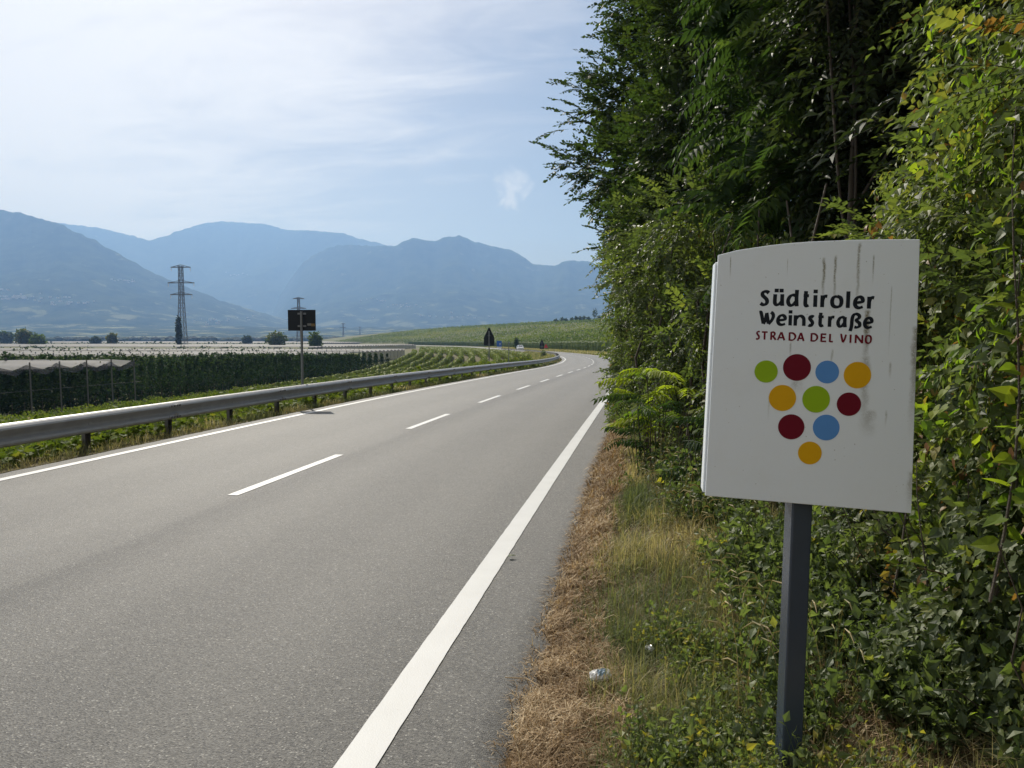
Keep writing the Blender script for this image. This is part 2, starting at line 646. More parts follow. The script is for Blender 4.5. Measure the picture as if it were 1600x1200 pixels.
tr = M_(nt, 'ADD', M_(nt, 'ADD', band(-2.35, .5), band(-.75, .5)), M_(nt, 'ADD', band(.85, .5), band(2.35, .5)))
g = M_(nt, 'ADD', g, M_(nt, 'MULTIPLY', tr, .014))
joint = M_(nt, 'ADD', M_(nt, 'MULTIPLY', band(.22, .16), .020), M_(nt, 'MULTIPLY', band(.30, .45), .014))
g = M_(nt, 'SUBTRACT', g, joint)
left = smooth(nt, uo, .35, .05)
g = M_(nt, 'ADD', g, M_(nt, 'MULTIPLY', left, .016))
edge = smooth(nt, uo, 3.55, 3.75)
g = M_(nt, 'MULTIPLY', g, M_(nt, 'SUBTRACT', 1.0, M_(nt, 'MULTIPLY', edge, .35)))
cc = N(nt, 'ShaderNodeCombineColor')
nt.links.new(M_(nt, 'MULTIPLY', g, 1.04), cc.inputs[0])
nt.links.new(g, cc.inputs[1])
nt.links.new(M_(nt, 'MULTIPLY', g, .90), cc.inputs[2])
nt.links.new(cc.outputs[0], b.inputs['Base Color'])
b.inputs['Roughness'].default_value = .74
b.inputs['Sheen Weight'].default_value = .22
b.inputs['Sheen Roughness'].default_value = .45
b.inputs['Specular IOR Level'].default_value = .5
bp = N(nt, 'ShaderNodeBump')
bp.inputs['Strength'].default_value = .55
bp.inputs['Distance'].default_value = .006
nt.links.new(M_(nt, 'ADD', vo.outputs['Distance'], M_(nt, 'MULTIPLY', fine, .6)), bp.inputs['Height'])
nt.links.new(bp.outputs[0], b.inputs['Normal'])
MAT['asphalt'] = m

ry = np.concatenate([np.arange(-30, 26, .06), np.arange(26, 120, .75), np.arange(120, 560, 3.0)])
ro = np.array([-3.62, -3.55, -3.0, -2, -1, 0, 1, 2, 3, 3.55, 3.74, 3.80])
RX, RYY, RZ, RU = [], [], [], []
ej = (fnoise(np.stack([ry * 1.7, ry * 0, ry * 0], -1), 9, 5) - .5) * .14 + (fnoise(np.stack([ry * 9, ry * 0, ry * 0 + 4], -1), 9, 3) - .5) * .07
for k, o in enumerate(ro):
    oo = o + (ej if k in (10, 11) else 0) - (ej * .5 if k in (0, 1) else 0)
    x, y = along(oo, ry)
    RX.append(x); RYY.append(y)
    RZ.append(Zr(ry) - .003 * abs(o) - (.055 if k in (0, 11) else 0))
    RU.append(np.full_like(ry, o))
RVv = np.stack([np.array(RX), np.array(RYY), np.array(RZ)], -1).transpose(1, 0, 2).reshape(-1, 3)
nk = len(ro)
ii = (np.arange(len(ry) - 1)[:, None] * nk + np.arange(nk - 1)[None]).ravel()
road = mesh_np('road', RVv, [np.stack([ii, ii + 1, ii + nk + 1, ii + nk], 1)], MAT['asphalt'], tint=np.array(RU).T.ravel(), smoothf=True)
tag(road, kind='structure')

m, nt, b, out = new_mat('road_paint')
tcn = N(nt, 'ShaderNodeTexCoord')
P = tcn.outputs['Object']
wear = smooth(nt, noise(nt, P, 60, 6, .75), .60, .72)
col = mixc(nt, noise(nt, P, 3, 4, .6), (.42, .425, .42), (.53, .535, .53))
nt.links.new(mixc(nt, M_(nt, 'MULTIPLY', wear, .55), col, (.22, .21, .19)), b.inputs['Base Color'])
b.inputs['Roughness'].default_value = .6
bp = N(nt, 'ShaderNodeBump')
bp.inputs['Strength'].default_value = .4
bp.inputs['Distance'].default_value = .004
nt.links.new(noise(nt, P, 140, 3, .6), bp.inputs['Height'])
nt.links.new(bp.outputs[0], b.inputs['Normal'])
MAT['paint'] = m


def strip(name, u0, u1, y0, y1, step, wob=0.0):
    y = np.arange(y0, y1 + step * .5, step)
    w = (fnoise(np.stack([y * 11, y * 0, y * 0 + u0], -1), 5, 3) - .5) * wob
    w2 = (fnoise(np.stack([y * 11, y * 0, y * 0 + u1 + 9], -1), 6, 3) - .5) * wob
    V = []
    for u, ww in ((u0, w), (u1, w2)):
        x, yy = along(u + ww, y)
        V.append(np.stack([x, yy, Zr(y) - .003 * abs(u) + .005], -1))
    V = np.stack(V, 1).reshape(-1, 3)
    i = np.arange(len(y) - 1) * 2
    return mesh_np(name, V, [np.stack([i, i + 1, i + 3, i + 2], 1)], MAT['paint'], road)


strip('edge_line', 3.10, 3.26, -6, 40, .05, .006)
strip('edge_line', 3.10, 3.26, 40, 420, 1.0)
strip('edge_line', -3.27, -3.13, -6, 60, .1, .006)
strip('edge_line', -3.27, -3.13, 60, 420, 1.0)
y = 1.2
for k in range(46):
    y0 = 1.28 + 6.03 * k
    strip('lane_dash', -.06, .06, y0, y0 + (2.85 if y0 < 90 else 3), .15 if k < 8 else .6, .008 if k < 6 else 0)

# ------------------------------------------------------------------ mountains round the valley
def mountain_mat(name, fieldiness, fmax):
    m, nt, b, out = new_mat(name)
    tcn = N(nt, 'ShaderNodeTexCoord')
    P = tcn.outputs['Object']
    forest = mixc(nt, smooth(nt, noise(nt, P, .009, 7, .72), .3, .7), (.010, .020, .012), (.055, .068, .034))
    s = N(nt, 'ShaderNodeSeparateXYZ')
    nt.links.new(P, s.inputs[0])
    pat = noise(nt, P, .0075, 5, .65, .4)
    low = smooth(nt, s.outputs[2], fmax, 0)
    fm = M_(nt, 'MULTIPLY', smooth(nt, M_(nt, 'ADD', pat, M_(nt, 'MULTIPLY', low, .12)), .64, .70), fieldiness)
    fields = mixc(nt, noise(nt, P, .012, 3, .6), (.13, .16, .06), (.30, .28, .17))
    c = mixc(nt, fm, forest, fields)
    rock = smooth(nt, noise(nt, P, .011, 5, .7, .6), .69, .74)
    c = mixc(nt, M_(nt, 'MULTIPLY', rock, .6), c, (.34, .31, .27))
    nt.links.new(c, b.inputs['Base Color'])
    b.inputs['Roughness'].default_value = 1
    b.inputs['Specular IOR Level'].default_value = 0
    return m


def mountain(name, pts, d1, d0, seed, mat, rough=1.0, p=1.25):
    px = np.arange(-520, 1700, 3.0)
    yy = np.interp(px, [a for a, _ in pts], [c for _, c in pts])
    k = np.array([.25, .5, .25])
    yy = np.convolve(np.pad(yy, 1, 'edge'), k, 'valid')
    yy = yy + (fnoise(np.stack([px / 9.0, px * 0, px * 0 + seed], -1), seed, 3) - .5) * 2.4
    ang = np.arctan((px - 800) / 1180.0) - R(9.46)
    slant = np.sqrt(1 + ((px - 800) / 1180.0) ** 2)
    el = (530 - yy) / 1180.0
    T = np.concatenate([np.linspace(0, 1, 46), [1.04, 1.12]])
    A, TT = np.meshgrid(ang, T)
    EL = np.broadcast_to(el, A.shape)
    SL = np.broadcast_to(slant, A.shape)
    wob = (fnoise(np.stack([A * 6, A * 0, A * 0 + seed], -1), seed, 4) - .5) * .25
    dd1 = d1 * (1 + wob)
    dist = d0 + (dd1 - d0) * TT
    zr_ = 1.65 + EL * dd1
    z = -5 + (zr_ + 5) * np.clip(TT, 0, 1) ** p
    gx, gy = np.sin(A) * dist * SL, np.cos(A) * dist * SL
    spur = fnoise(np.stack([gx / 900, gy / 1600, A * 0], -1), seed + 3, 5)
    gul = np.abs(fnoise(np.stack([gx / 420, gy / 900, A * 0 + 7], -1), seed + 6, 4) - .5) * 2
    tt = np.clip(TT, 0, 1)
    z = z * (1 - rough * (.42 * spur + .34 * gul) * tt ** .7 * (1 - tt) ** .8 * 1.6)
    z = z + (fnoise(np.stack([gx / 45, gy / 45, A * 0], -1), seed + 9, 3) - .5) * 22 * np.clip(z / 300, 0, 1)
    z = np.where(TT > 1, z * (1 - (TT - 1) * 2.2), z)
    V = np.stack([gx, gy, np.maximum(z, -6)], -1).reshape(-1, 3)
    n = len(px)
    i = (np.arange(len(T) - 1)[:, None] * n + np.arange(n - 1)[None]).ravel()
    o = mesh_np(name, V, [np.stack([i, i + 1, i + n + 1, i + n], 1)], mat, smoothf=True)
    o_grid[o.name] = (V.reshape(A.shape + (3,)), px, dist)
    return tag(o, kind='structure')


o_grid = {}
MM = mountain_mat('mountain_forest', .55, 420)
MF = mountain_mat('foothill_fields', .9, 200)
MB1 = mountain('mountain', [(-520, 296), (-200, 308), (0, 328), (60, 340), (100, 352), (150, 375), (200, 403), (240, 425), (300, 452), (380, 480), (460, 503), (560, 520), (700, 532), (1700, 534)], 5000, 2700, 21, MM)
MB2 = mountain('mountain', [(-520, 340), (0, 348), (96, 350), (120, 353), (168, 359), (198, 366), (240, 377), (250, 374), (264, 372), (276, 365), (295, 360), (312, 354), (348, 348), (390, 350), (420, 353), (450, 361), (498, 363), (540, 367), (576, 378), (606, 385), (700, 398), (800, 420), (950, 440), (1700, 470)], 8300, 5600, 34, MM)
MB3 = mountain('mountain', [(-520, 534), (360, 533), (420, 492), (462, 428), (480, 408), (492, 401), (516, 388), (540, 384), (600, 386), (622, 386), (630, 380), (638, 376), (651, 373), (664, 376), (678, 379), (688, 375), (700, 372), (717, 370), (728, 373), (740, 379), (774, 387), (800, 393), (812, 398), (822, 407), (833, 414), (850, 414), (867, 416), (880, 410), (890, 407), (912, 409), (945, 417), (1000, 425), (1200, 440), (1700, 470)], 6600, 3900, 47, MM)
mountain('foothills', [(-520, 503), (0, 499), (150, 503), (300, 508), (450, 512), (600, 511), (800, 513), (950, 511), (1700, 514)], 3500, 2000, 58, MF, .8, 1.0)

# far woods along the valley floor
rng = np.random.default_rng(3)
n = 2600
bear = R(-50) + rng.random(n) * R(62)
dist = 1250 + 900 * rng.random(n)
keep = fnoise(np.stack([bear * 30, dist / 500, bear * 0], -1), 4, 3) > .46
bear, dist = bear[keep], dist[keep]
pos = np.stack([np.sin(bear) * dist, np.cos(bear) * dist, np.full(len(bear), -4.2)], -1)
ico = bmesh.new()
bmesh.ops.create_icosphere(ico, subdivisions=1, radius=1)
IV = np.array([v.co[:] for v in ico.verts])
IF = np.array([[v.index for v in f.verts] for f in ico.faces])
ico.free()
IV = IV * (1 + .35 * (vnoise(IV * 2.3 + 5) - .5))[:, None]
IV[:, 2] = IV[:, 2] * .8 + .55
mats = np.broadcast_to(np.eye(3), (len(pos), 3, 3))
v, f, t = scatter((IV, [IF], np.zeros(len(IV))), pos, mats, rng.uniform(3, 8.5, len(pos)), rng.random(len(pos)))
tag(mesh_np('distant_woods', v, f, MAT['apple'], tint=t), 'far-off dark woods in a thin band below the blue mountains', 'woods', kind='stuff')

# pale villages on the slopes, too far to tell their houses apart
rng = np.random.default_rng(8)
MAT['house'] = plain('pale_house_walls', (.42, .40, .37), .8, 0, .3, .05)
mb = MB()
for oname, pc, yc, wpx, hpx, cnt in ((MB1.name, 45, 466, 42, 3, 46), (MB1.name, 12, 455, 12, 2, 8), (MB1.name, 205, 441, 18, 2, 16), (MB1.name, 120, 474, 40, 3, 14), (MB3.name, 590, 470, 14, 2, 10), (MB3.name, 640, 478, 26, 3, 14), (MB3.name, 700, 495, 60, 4, 14), (MB2.name, 368, 430, 14, 2, 9), (MB1.name, 330, 500, 70, 5, 18)):
    G, px_, dist_ = o_grid[oname]
    yp = 530 - (G[..., 2] - 1.65) / dist_ * 1180
    PX = np.broadcast_to(px_, yp.shape)
    wgt = np.exp(-((PX - pc) / wpx) ** 2 - ((yp - yc) / hpx) ** 2)
    wgt[-2:] = 0
    if wgt.sum() < 1e-6:
        continue
    for q in rng.choice(wgt.size, cnt, p=(wgt / wgt.sum()).ravel()):
        p = G.reshape(-1, 3)[q] + rng.normal(0, 10, 3) * [1, .3, 0]
        w_ = rng.uniform(5, 10)
        mb.box((p[0], p[1] - 6, p[2] + 4), (w_ * 1.3, w_, w_ * .9))
tag(mb.build('village_houses', MAT['house']), 'pale far villages speckling the foot of the blue mountains', 'village', kind='stuff')

# ------------------------------------------------------------------ hazy air
m = bpy.data.materials.new('hazy_air')
m.use_nodes = True
nt = m.node_tree
nt.nodes.clear()
out = N(nt, 'ShaderNodeOutputMaterial')
pvn = N(nt, 'ShaderNodeVolumePrincipled')
pvn.inputs['Color'].default_value = (.285, .515, 1.0, 1)
pvn.inputs['Absorption Color'].default_value = (.30, .30, .30, 1)
pvn.inputs['Density'].default_value = 0.000175
pvn.inputs['Anisotropy'].default_value = .25
nt.links.new(pvn.outputs[0], out.inputs['Volume'])
mb = MB()
mb.box((-3000, 5000, 720), (17000, 11200, 1456))
tag(mb.build('haze', m), 'pale blue valley haze veiling the mountains', 'haze', kind='stuff')

# ------------------------------------------------------------------ crash barrier along the outside of the road
rail = thing('guardrail', 'long galvanised steel crash barrier along the far side of the road', 'guardrail', (0, 0, 0))
prof = [(.0, .0), (.045, .006), (.076, .026), (.085, .052), (.077, .080), (.032, .100), (.014, .116), (.012, .140), (.026, .166), (.078, .222), (.086, .236), (.076, .258), (.052, .284), (.028, .302), (.0, .312)]
mb = MB()
Lb = 4.0
xs = [-.06, Lb + .10]
pf = prof + [(a - .006, c) for a, c in prof[::-1]]
npf = len(pf)
V = [(a + (0.009 if e else 0), yv, c) for e, yv in enumerate(xs) for a, c in pf]
mb.add(V, [(k, (k + 1) % npf, npf + (k + 1) % npf, npf + k) for k in range(npf)] + [tuple(range(npf - 1, -1, -1)), tuple(range(npf, 2 * npf))])
for yv in (.02, .07):
    for zc in (.075, .235):
        mb.box((.090, yv, zc + .012), (.024, .04, .04))
mb.box((.024, 2.0, .155), (.02, .05, .05))
beam_me = mb.build('beam', MAT['galv'], mesh_only=True)
mb = MB()
mb.add([], [])
for bx in (((0, -.055, -.4), (.008,)),):
    pass
mb.box((-.075, 0, -.20), (.006, .12, 1.0))
mb.box((-.045, -.057, -.20), (.055, .006, 1.0))
mb.box((-.045, .057, -.20), (.055, .006, 1.0))
mb.box((-.012, 0, .155), (.02, .10, .12))
post_me = mb.build('post', MAT['galvdark'], mesh_only=True)
mb = MB()
for yq in (-.10, -.02, .06, .14):
    for zc in (.044, .243):
        mb.tube([(.083, yq, zc), (.102, yq, zc)], .020, 6)
for zc in (.06, .235):
    mb.box((.0925, -.165, zc), (.003, .006, .05))
bolt_me = mb.build('splice_bolts', MAT['galvdark'], mesh_only=True)
yv = -3.9
k = 0
while yv < 236:
    h = head(yv + 2)
    x, y2 = along(-3.98, np.array([yv, yv + 4.0]))
    z0, z1 = Zr(np.array([yv, yv + 4.0])) + .235
    hd = math.atan2(-(x[1] - x[0]), y2[1] - y2[0])
    L = math.hypot(x[1] - x[0], y2[1] - y2[0])
    o = link('beam', beam_me, rail)
    o.location = (x[0], y2[0], z0)
    o.rotation_euler = (math.atan2(z1 - z0, L), 0, hd)
    o.scale = (1, L / 4.0, 1)
    if k < 12:
        bo_ = link('splice_bolts', bolt_me, o)
        bo_['kind'] = 'stuff'
    for q in (0, .5):
        p = link('post', post_me, rail)
        p.location = (x[0] + (x[1] - x[0]) * q, y2[0] + (y2[1] - y2[0]) * q, z0 + (z1 - z0) * q - .002)
        p.rotation_euler = (0, random.uniform(-.02, .02), hd)
    yv += 4.0
    k += 1

# ------------------------------------------------------------------ the wine route sign
sign = thing('wine_route_sign', 'white wine route sign with coloured dots on a dark grey post', 'sign', (.5342, 2.7191, 0), R(-.54))
sign.rotation_euler = (0, R(1.0), R(-.54))
m, nt, b, out = new_mat('sign_paint')
tcn = N(nt, 'ShaderNodeTexCoord')
P = tcn.outputs['Object']
s = N(nt, 'ShaderNodeSeparateXYZ')
nt.links.new(P, s.inputs[0])
SX, SZ = s.outputs[0], s.outputs[2]
grit = noise(nt, P, 190, 4, .75)
blot = noise(nt, P, 26, 5, .65)
total = None
for (x, z1, z0, w, a) in [(.041, 1.922, 1.78, .0075, .95), (.077, 1.929, 1.76, .006, .9), (.149, 1.972, 1.73, .0075, .75), (.195, 1.931, 1.85, .004, .8), (.183, 1.752, 1.57, .013, 1.0), (.186, 1.60, 1.33, .020, .55),
                          (.254, 1.83, 1.6, .003, .5), (-.260, 1.926, 1.87, .003, .8), (-.075, 1.92, 1.88, .002, .6), (-.055, 1.64, 1.60, .005, .6), (.078, 1.62, 1.57, .006, .5), (-.03, 1.512, 1.49, .03, .45),
                          (.335, 1.70, 1.32, .016, .75), (.342, 1.22, 1.09, .020, .5), (-.118, 1.46, 1.39, .005, .35), (.262, 1.58, 1.545, .006, .55), (.255, 1.42, 1.385, .005, .5), (.20, 1.42, 1.34, .03, .45)]:
    wob = M_(nt, 'MULTIPLY', M_(nt, 'SUBTRACT', blot, .5), w * 1.6)
    d = M_(nt, 'ABSOLUTE', M_(nt, 'ADD', M_(nt, 'SUBTRACT', SX, x), wob))
    gx = smooth(nt, d, w, 0.0)
    gz_ = M_(nt, 'MULTIPLY', smooth(nt, SZ, z1 + .004, z1 - .012), smooth(nt, SZ, z0 - .03, z0 + (z1 - z0) * .75))
    q = M_(nt, 'MULTIPLY', M_(nt, 'MULTIPLY', gx, gz_), a)
    total = q if total is None else M_(nt, 'MAXIMUM', total, q)
stain = M_(nt, 'MULTIPLY', total, smooth(nt, grit, .28, .52))
spk = M_(nt, 'MULTIPLY', smooth(nt, noise(nt, P, 95, 2, .5), .715, .76), .6)
film = M_(nt, 'MULTIPLY', smooth(nt, noise(nt, P, 5, 5, .7), .45, .8), .10)
c = mixc(nt, noise(nt, P, 2.5, 4, .6), (.68, .735, .765), (.76, .80, .825))
c = mixc(nt, film, c, (.40, .40, .33))
c = mixc(nt, M_(nt, 'MAXIMUM', M_(nt, 'MULTIPLY', stain, .95), spk), c, (.14, .12, .055))
nt.links.new(c, b.inputs['Base Color'])
b.inputs['Roughness'].default_value = .38
MAT['signpaint'] = m

outline = [(-.3179, 1.1018), (.3495, 1.078), (.3335, 1.9806), (.2361, 1.9811), (.1152, 1.9795), (-.0076, 1.9747), (-.07, 1.9700), (-.1323, 1.9633), (-.2376, 1.9472), (-.3013, 1.9309)]
mb = MB()
mb.prism(outline, -.052, -.036)
fp = mb.build('front_panel', MAT['signpaint'], sign, bevel=.0025)
bo = [(-.3255, 1.1095), (.352, 1.085), (.336, 1.965), (.236, 1.966), (.115, 1.964), (-.008, 1.958), (-.135, 1.944), (-.24, 1.924), (-.3090, 1.9075)]
mb = MB()
mb.prism(bo, -.033, .058)
mb.build('back_panel', MAT['signpaint'], sign, bevel=.003)
MAT['postpaint'] = plain('post_paint', (.044, .058, .080), .24, .0, .15, 7)
mb = MB()
mb.box((.006, .012, .42), (.070, .080, 1.36))
mb.box((.006, .012, 1.14), (.050, .050, .1))
pp = mb.build('post', MAT['postpaint'], sign, bevel=.006)
pp.rotation_euler = (0, 0, R(9))

cols = dict(g=(.26, .42, .008), r=(.13, .001, .012), b=(.09, .25, .56), y=(.64, .34, .002))
for key, cc_ in cols.items():
    MAT['dot_' + key] = plain('print_' + key, cc_, .5, 0, .08, 12, spec=.2)
MAT['ink'] = plain('print_black', (.006, .010, .016), .5, 0, .15, 20, spec=.2)
MAT['inkred'] = plain('print_red', (.14, .002, .014), .5, 0, .15, 20, spec=.2)
for key, x, z, rx, rzv in [('g', -.131, 1.5385, .0378, .0378), ('r', -.0319, 1.5547, .0449, .0451), ('b', .0651, 1.5417, .0375, .0382), ('y', .1606, 1.5337, .0430, .0442),
                           ('y', -.0748, 1.4502, .0442, .0443), ('g', .0335, 1.4491, .0441, .0451), ('r', .1381, 1.4359, .0384, .0393), ('r', -.0425, 1.353, .0426, .0427),
                           ('b', .0695, 1.3549, .0425, .0435), ('y', .0208, 1.2665, .0381, .0388)]:
    mb = MB()
    n = 40
    mb.prism([(x + rx * math.cos(2 * math.pi * i / n), z + rzv * math.sin(2 * math.pi * i / n)) for i in range(n)], -.0530, -.0521)
    o = mb.build('grape_dot', MAT['dot_' + key], sign)

GL = {
    'S': [[(.92, 1.06), (.74, 1.17), (.46, 1.18), (.25, 1.05), (.27, .84), (.48, .68), (.70, .50), (.76, .28), (.60, .09), (.32, .05), (.05, .17)]],
    'u': [[(.13, .98), (.11, .50), (.14, .20), (.32, .08), (.58, .16), (.80, .36)], [(.84, 1.0), (.84, .5), (.88, .0)]],
    'd': [[(.80, .90), (.52, .95), (.26, .80), (.12, .46), (.20, .16), (.40, .06), (.62, .18), (.80, .40)], [(.86, 1.40), (.84, .7), (.88, .0)]],
    't': [[(.42, 1.32), (.38, .9), (.35, .32), (.46, .10), (.68, .06), (.95, .12)], [(.0, .93), (.95, .93)]],
    'i': [[(.5, 1.0), (.5, 0)]],
    'r': [[(.20, 1.0), (.20, 0)], [(.22, .60), (.38, .82), (.62, .94), (.98, .92)]],
    'o': [[(.5, .96), (.22, .84), (.12, .5), (.22, .16), (.5, .05), (.78, .16), (.88, .5), (.78, .84), (.5, .96)]],
    'l': [[(.5, 1.40), (.5, 0)]],
    'e': [[(.16, .46), (.55, .50), (.86, .58), (.84, .82), (.62, .96), (.34, .88), (.16, .62), (.14, .34), (.28, .11), (.56, .04), (.90, .14)]],
    'W': [[(.0, 1.20), (.10, 1.20), (.16, .95), (.30, .10)], [(.30, .06), (.42, .45), (.50, 1.05)], [(.50, 1.15), (.56, .7), (.64, .10)], [(.64, .06), (.84, .42), (.95, .82), (.90, 1.10), (.78, 1.22)]],
    'n': [[(.14, 1.0), (.14, 0)], [(.16, .62), (.36, .88), (.62, .94), (.82, .74), (.86, .40), (.86, 0)]],
    's': [[(.92, .86), (.66, .95), (.36, .92), (.24, .74), (.44, .58), (.68, .44), (.74, .24), (.54, .06), (.30, .04), (.04, .12)]],
    'a': [[(.80, .90), (.52, .95), (.26, .80), (.12, .46), (.20, .16), (.40, .06), (.62, .18), (.80, .40)], [(.85, .98), (.84, .5), (.90, .0)]],
    'Z': [[(.06, -.34), (.16, .1), (.20, .80), (.30, 1.18), (.56, 1.30), (.80, 1.16), (.80, .94), (.58, .74), (.66, .60), (.86, .42), (.86, .16), (.64, .03), (.42, .06)]],
    'T': [[(.5, 1.0), (.5, 0)], [(.02, .94), (.98, .94)]],
    'R': [[(.16, 1.0), (.16, 0)], [(.16, .94), (.55, .96), (.78, .76), (.58, .52), (.20, .46)], [(.46, .48), (.95, .02)]],
    'A': [[(.02, 0), (.48, 1.0)], [(.52, 1.0), (.96, 0)], [(.22, .32), (.80, .32)]],
    'D': [[(.16, 1.0), (.16, 0)], [(.16, .94), (.58, .92), (.88, .66), (.86, .32), (.58, .08), (.16, .06)]],
    'E': [[(.18, 1.0), (.18, 0)], [(.18, .94), (.92, .94)], [(.18, .52), (.82, .52)], [(.18, .06), (.94, .06)]],
    'L': [[(.2, 1.0), (.2, 0)], [(.2, .06), (.95, .06)]],
    'V': [[(.0, .96), (.14, .96), (.22, .7), (.46, .04)], [(.46, .02), (.72, .4), (.92, .98)]],
    'I': [[(.5, 1.0), (.5, 0)]],
    'N': [[(.14, 0), (.14, 1.0)], [(.14, .98), (.86, .04)], [(.86, 0), (.86, 1.0)]],
    'O': [[(.5, .97), (.2, .85), (.09, .5), (.2, .15), (.5, .03), (.8, .15), (.91, .5), (.8, .85), (.5, .97)]],
}
GL['C'] = [[(.88, .92), (.66, .98), (.36, .94), (.22, .78), (.40, .60), (.68, .44), (.78, .24), (.58, .06), (.30, .03), (.06, .12)]]


def catmull(pts, n=7):
    P = [np.array(p, float) for p in pts]
    if len(P) == 2:
        return np.array(P)
    P = [2 * P[0] - P[1]] + P + [2 * P[-1] - P[-2]]
    o = []
    for i in range(1, len(P) - 2):
        for k in range(n):
            t = k / n
            o.append(.5 * (2 * P[i] + (P[i + 1] - P[i - 1]) * t + (2 * P[i - 1] - 5 * P[i] + 4 * P[i + 1] - P[i + 2]) * t * t + (3 * P[i] - P[i - 1] - 3 * P[i + 1] + P[i + 2]) * t ** 3))
    o.append(P[-2])
    return np.array(o)


def lettering(row, x_of, base_of, xh, thick, mat, nib):
    mb = MB()
    lay = [0]
    nv = np.array([math.cos(nib), math.sin(nib)])

    def ribbon(poly, th):
        d = np.gradient(poly, axis=0)
        d /= np.linalg.norm(d, axis=1, keepdims=True) + 1e-9
        pr = np.stack([-d[:, 1], d[:, 0]], 1)
        w = th * (.66 + .34 * np.abs(d[:, 0] * nv[1] - d[:, 1] * nv[0]))
        A, B = poly + pr * w[:, None] / 2, poly - pr * w[:, None] / 2
        yv = -.0523 - .00003 * lay[0]
        lay[0] += 1
        V = [(p[0], yv, p[1]) for p in A] + [(p[0], yv, p[1]) for p in B]
        n = len(A)
        mb.add(V, [(i, n + i, n + i + 1, i + 1) for i in range(n - 1)])

    for ch, p0, p1 in row:
        xa, xb = x_of(p0), x_of(p1)
        h = thick * .5
        gx0 = min(p[0] for st in GL[ch] for p in st)
        gx1 = max(p[0] for st in GL[ch] for p in st)
        for st in GL[ch]:
            c = catmull(st)
            if len(c) == 2:
                c = np.array([c[0] + (c[1] - c[0]) * t for t in (0, .5, 1)])
            xx = (xa + h) + (c[:, 0] - gx0) / max(gx1 - gx0, .01) * (xb - xa - 2 * h) if ch not in 'ilI' else (xa + xb) / 2 + (c[:, 0] - .5) * xh
            zz_ = base_of(xx) + c[:, 1] * xh
            ribbon(np.stack([xx, zz_], 1), thick)
        dots = {'u': (.30, .72), 'i': (.5,)}.get(ch, ())
        for dx in dots:
            xx = xa + dx * (xb - xa)
            z0 = base_of(xx) + xh * (1.31 if ch == 'i' else 1.30)
            ribbon(np.array([(xx, z0 + thick * .48), (xx, z0), (xx, z0 - thick * .48)]), thick * 1.08)
    return mb.build('lettering', mat, sign)


xo = lambda p: -.1630 + (p - 487) * .0005190
lettering([('S', 485, 560), ('u', 574, 646), ('d', 656, 735), ('t', 750, 808), ('i', 824, 847), ('r', 866, 920), ('o', 925, 1007), ('l', 1022, 1046), ('e', 1064, 1136), ('r', 1148, 1202)],
          xo, lambda x: 1.7625 - (x + .162) * .0235, .0392, .0128, MAT['ink'], R(20))
lettering([('W', 481, 592), ('e', 599, 667), ('i', 674, 699), ('n', 707, 782), ('s', 789, 840), ('t', 847, 902), ('r', 917, 967), ('a', 968, 1034), ('Z', 1043, 1120), ('e', 1129, 1194)],
          xo, lambda x: 1.6972 - (x + .149) * .0205, .0348, .0116, MAT['ink'], R(20))
lettering([('C', 473, 505), ('T', 507, 555), ('R', 566, 607), ('A', 607, 661), ('D', 680, 727), ('A', 731, 780), ('D', 815, 862), ('E', 876, 918), ('L', 928, 959), ('V', 990, 1037), ('I', 1051, 1067), ('N', 1084, 1136), ('O', 1144, 1188)],
          xo, lambda x: 1.6470 - (x + .166) * .0212, .0272, .0064, MAT['inkred'], R(30))


# ------------------------------------------------------------------ other road signs (seen from behind, far ones)
def sign_board(name, label, x, y, zg, outline_, zbot, pole_h, pole_r, mat, rz=0.0, back=True, extras=None, cat='road sign'):
    t = thing(name, label, cat, (x, y, zg), rz)
    mb = MB()
    mb.tube([(0, 0, -.25), (0, 0, pole_h)], pole_r, 10)
    mb.build('pole', MAT['pole'], t, smoothf=False)
    yb = .045 if back else -.055
    mb = MB()
    mb.prism([(a, zbot + c) for a, c in outline_], yb, yb + .012)
    mb.build('panel', mat, t)
    zs = [c for _, c in outline_]
    for zq in (min(zs) + .12, max(zs) - .10 if len(outline_) == 4 else min(zs) + (max(zs) - min(zs)) * .55):
        mb = MB()
        mb.box((0, yb - .014 if back else yb + .03, zbot + zq), (.22, .025, .045))
        mb.build('bracket', MAT['pole'], t)
    return t


x, y = -8.6, 18.45
zg = float(gz(x, y))
t = sign_board('road_sign', 'rectangular dark road sign back on a grey pole behind the crash barrier', x, y, zg, [(-.38, 0), (.36, 0), (.36, .54), (-.38, .54)], 1.87 - zg, 2.37 - zg, .032, MAT['signback'], R(4))
MAT['sticker'] = plain('pale_sticker', (.16, .16, .15), .6)
MAT['sticker2'] = plain('orange_sticker', (.16, .10, .03), .6)
mb = MB()
mb.box((.19, .0435, 1.87 - zg + .16), (.10, .003, .06))
mb.build('sticker', MAT['sticker'], t)
mb = MB()
mb.box((.29, .0435, 1.87 - zg + .15), (.10, .003, .07))
mb.build('sticker', MAT['sticker2'], t)

x, y = -11.66, 58.9
zg = float(gz(x, y))
tri = [(-.42, 0), (.42, 0), (.42, .62), (.30, .88), (.06, 1.40), (0, 1.44), (-.06, 1.40), (-.30, .88), (-.42, .62)]
sign_board('warning_sign', 'large dark triangular warning sign back with a panel below on a pole', x, y, zg, tri, 1.14 - zg, 2.3 - zg, .045, MAT['signback'], R(6))

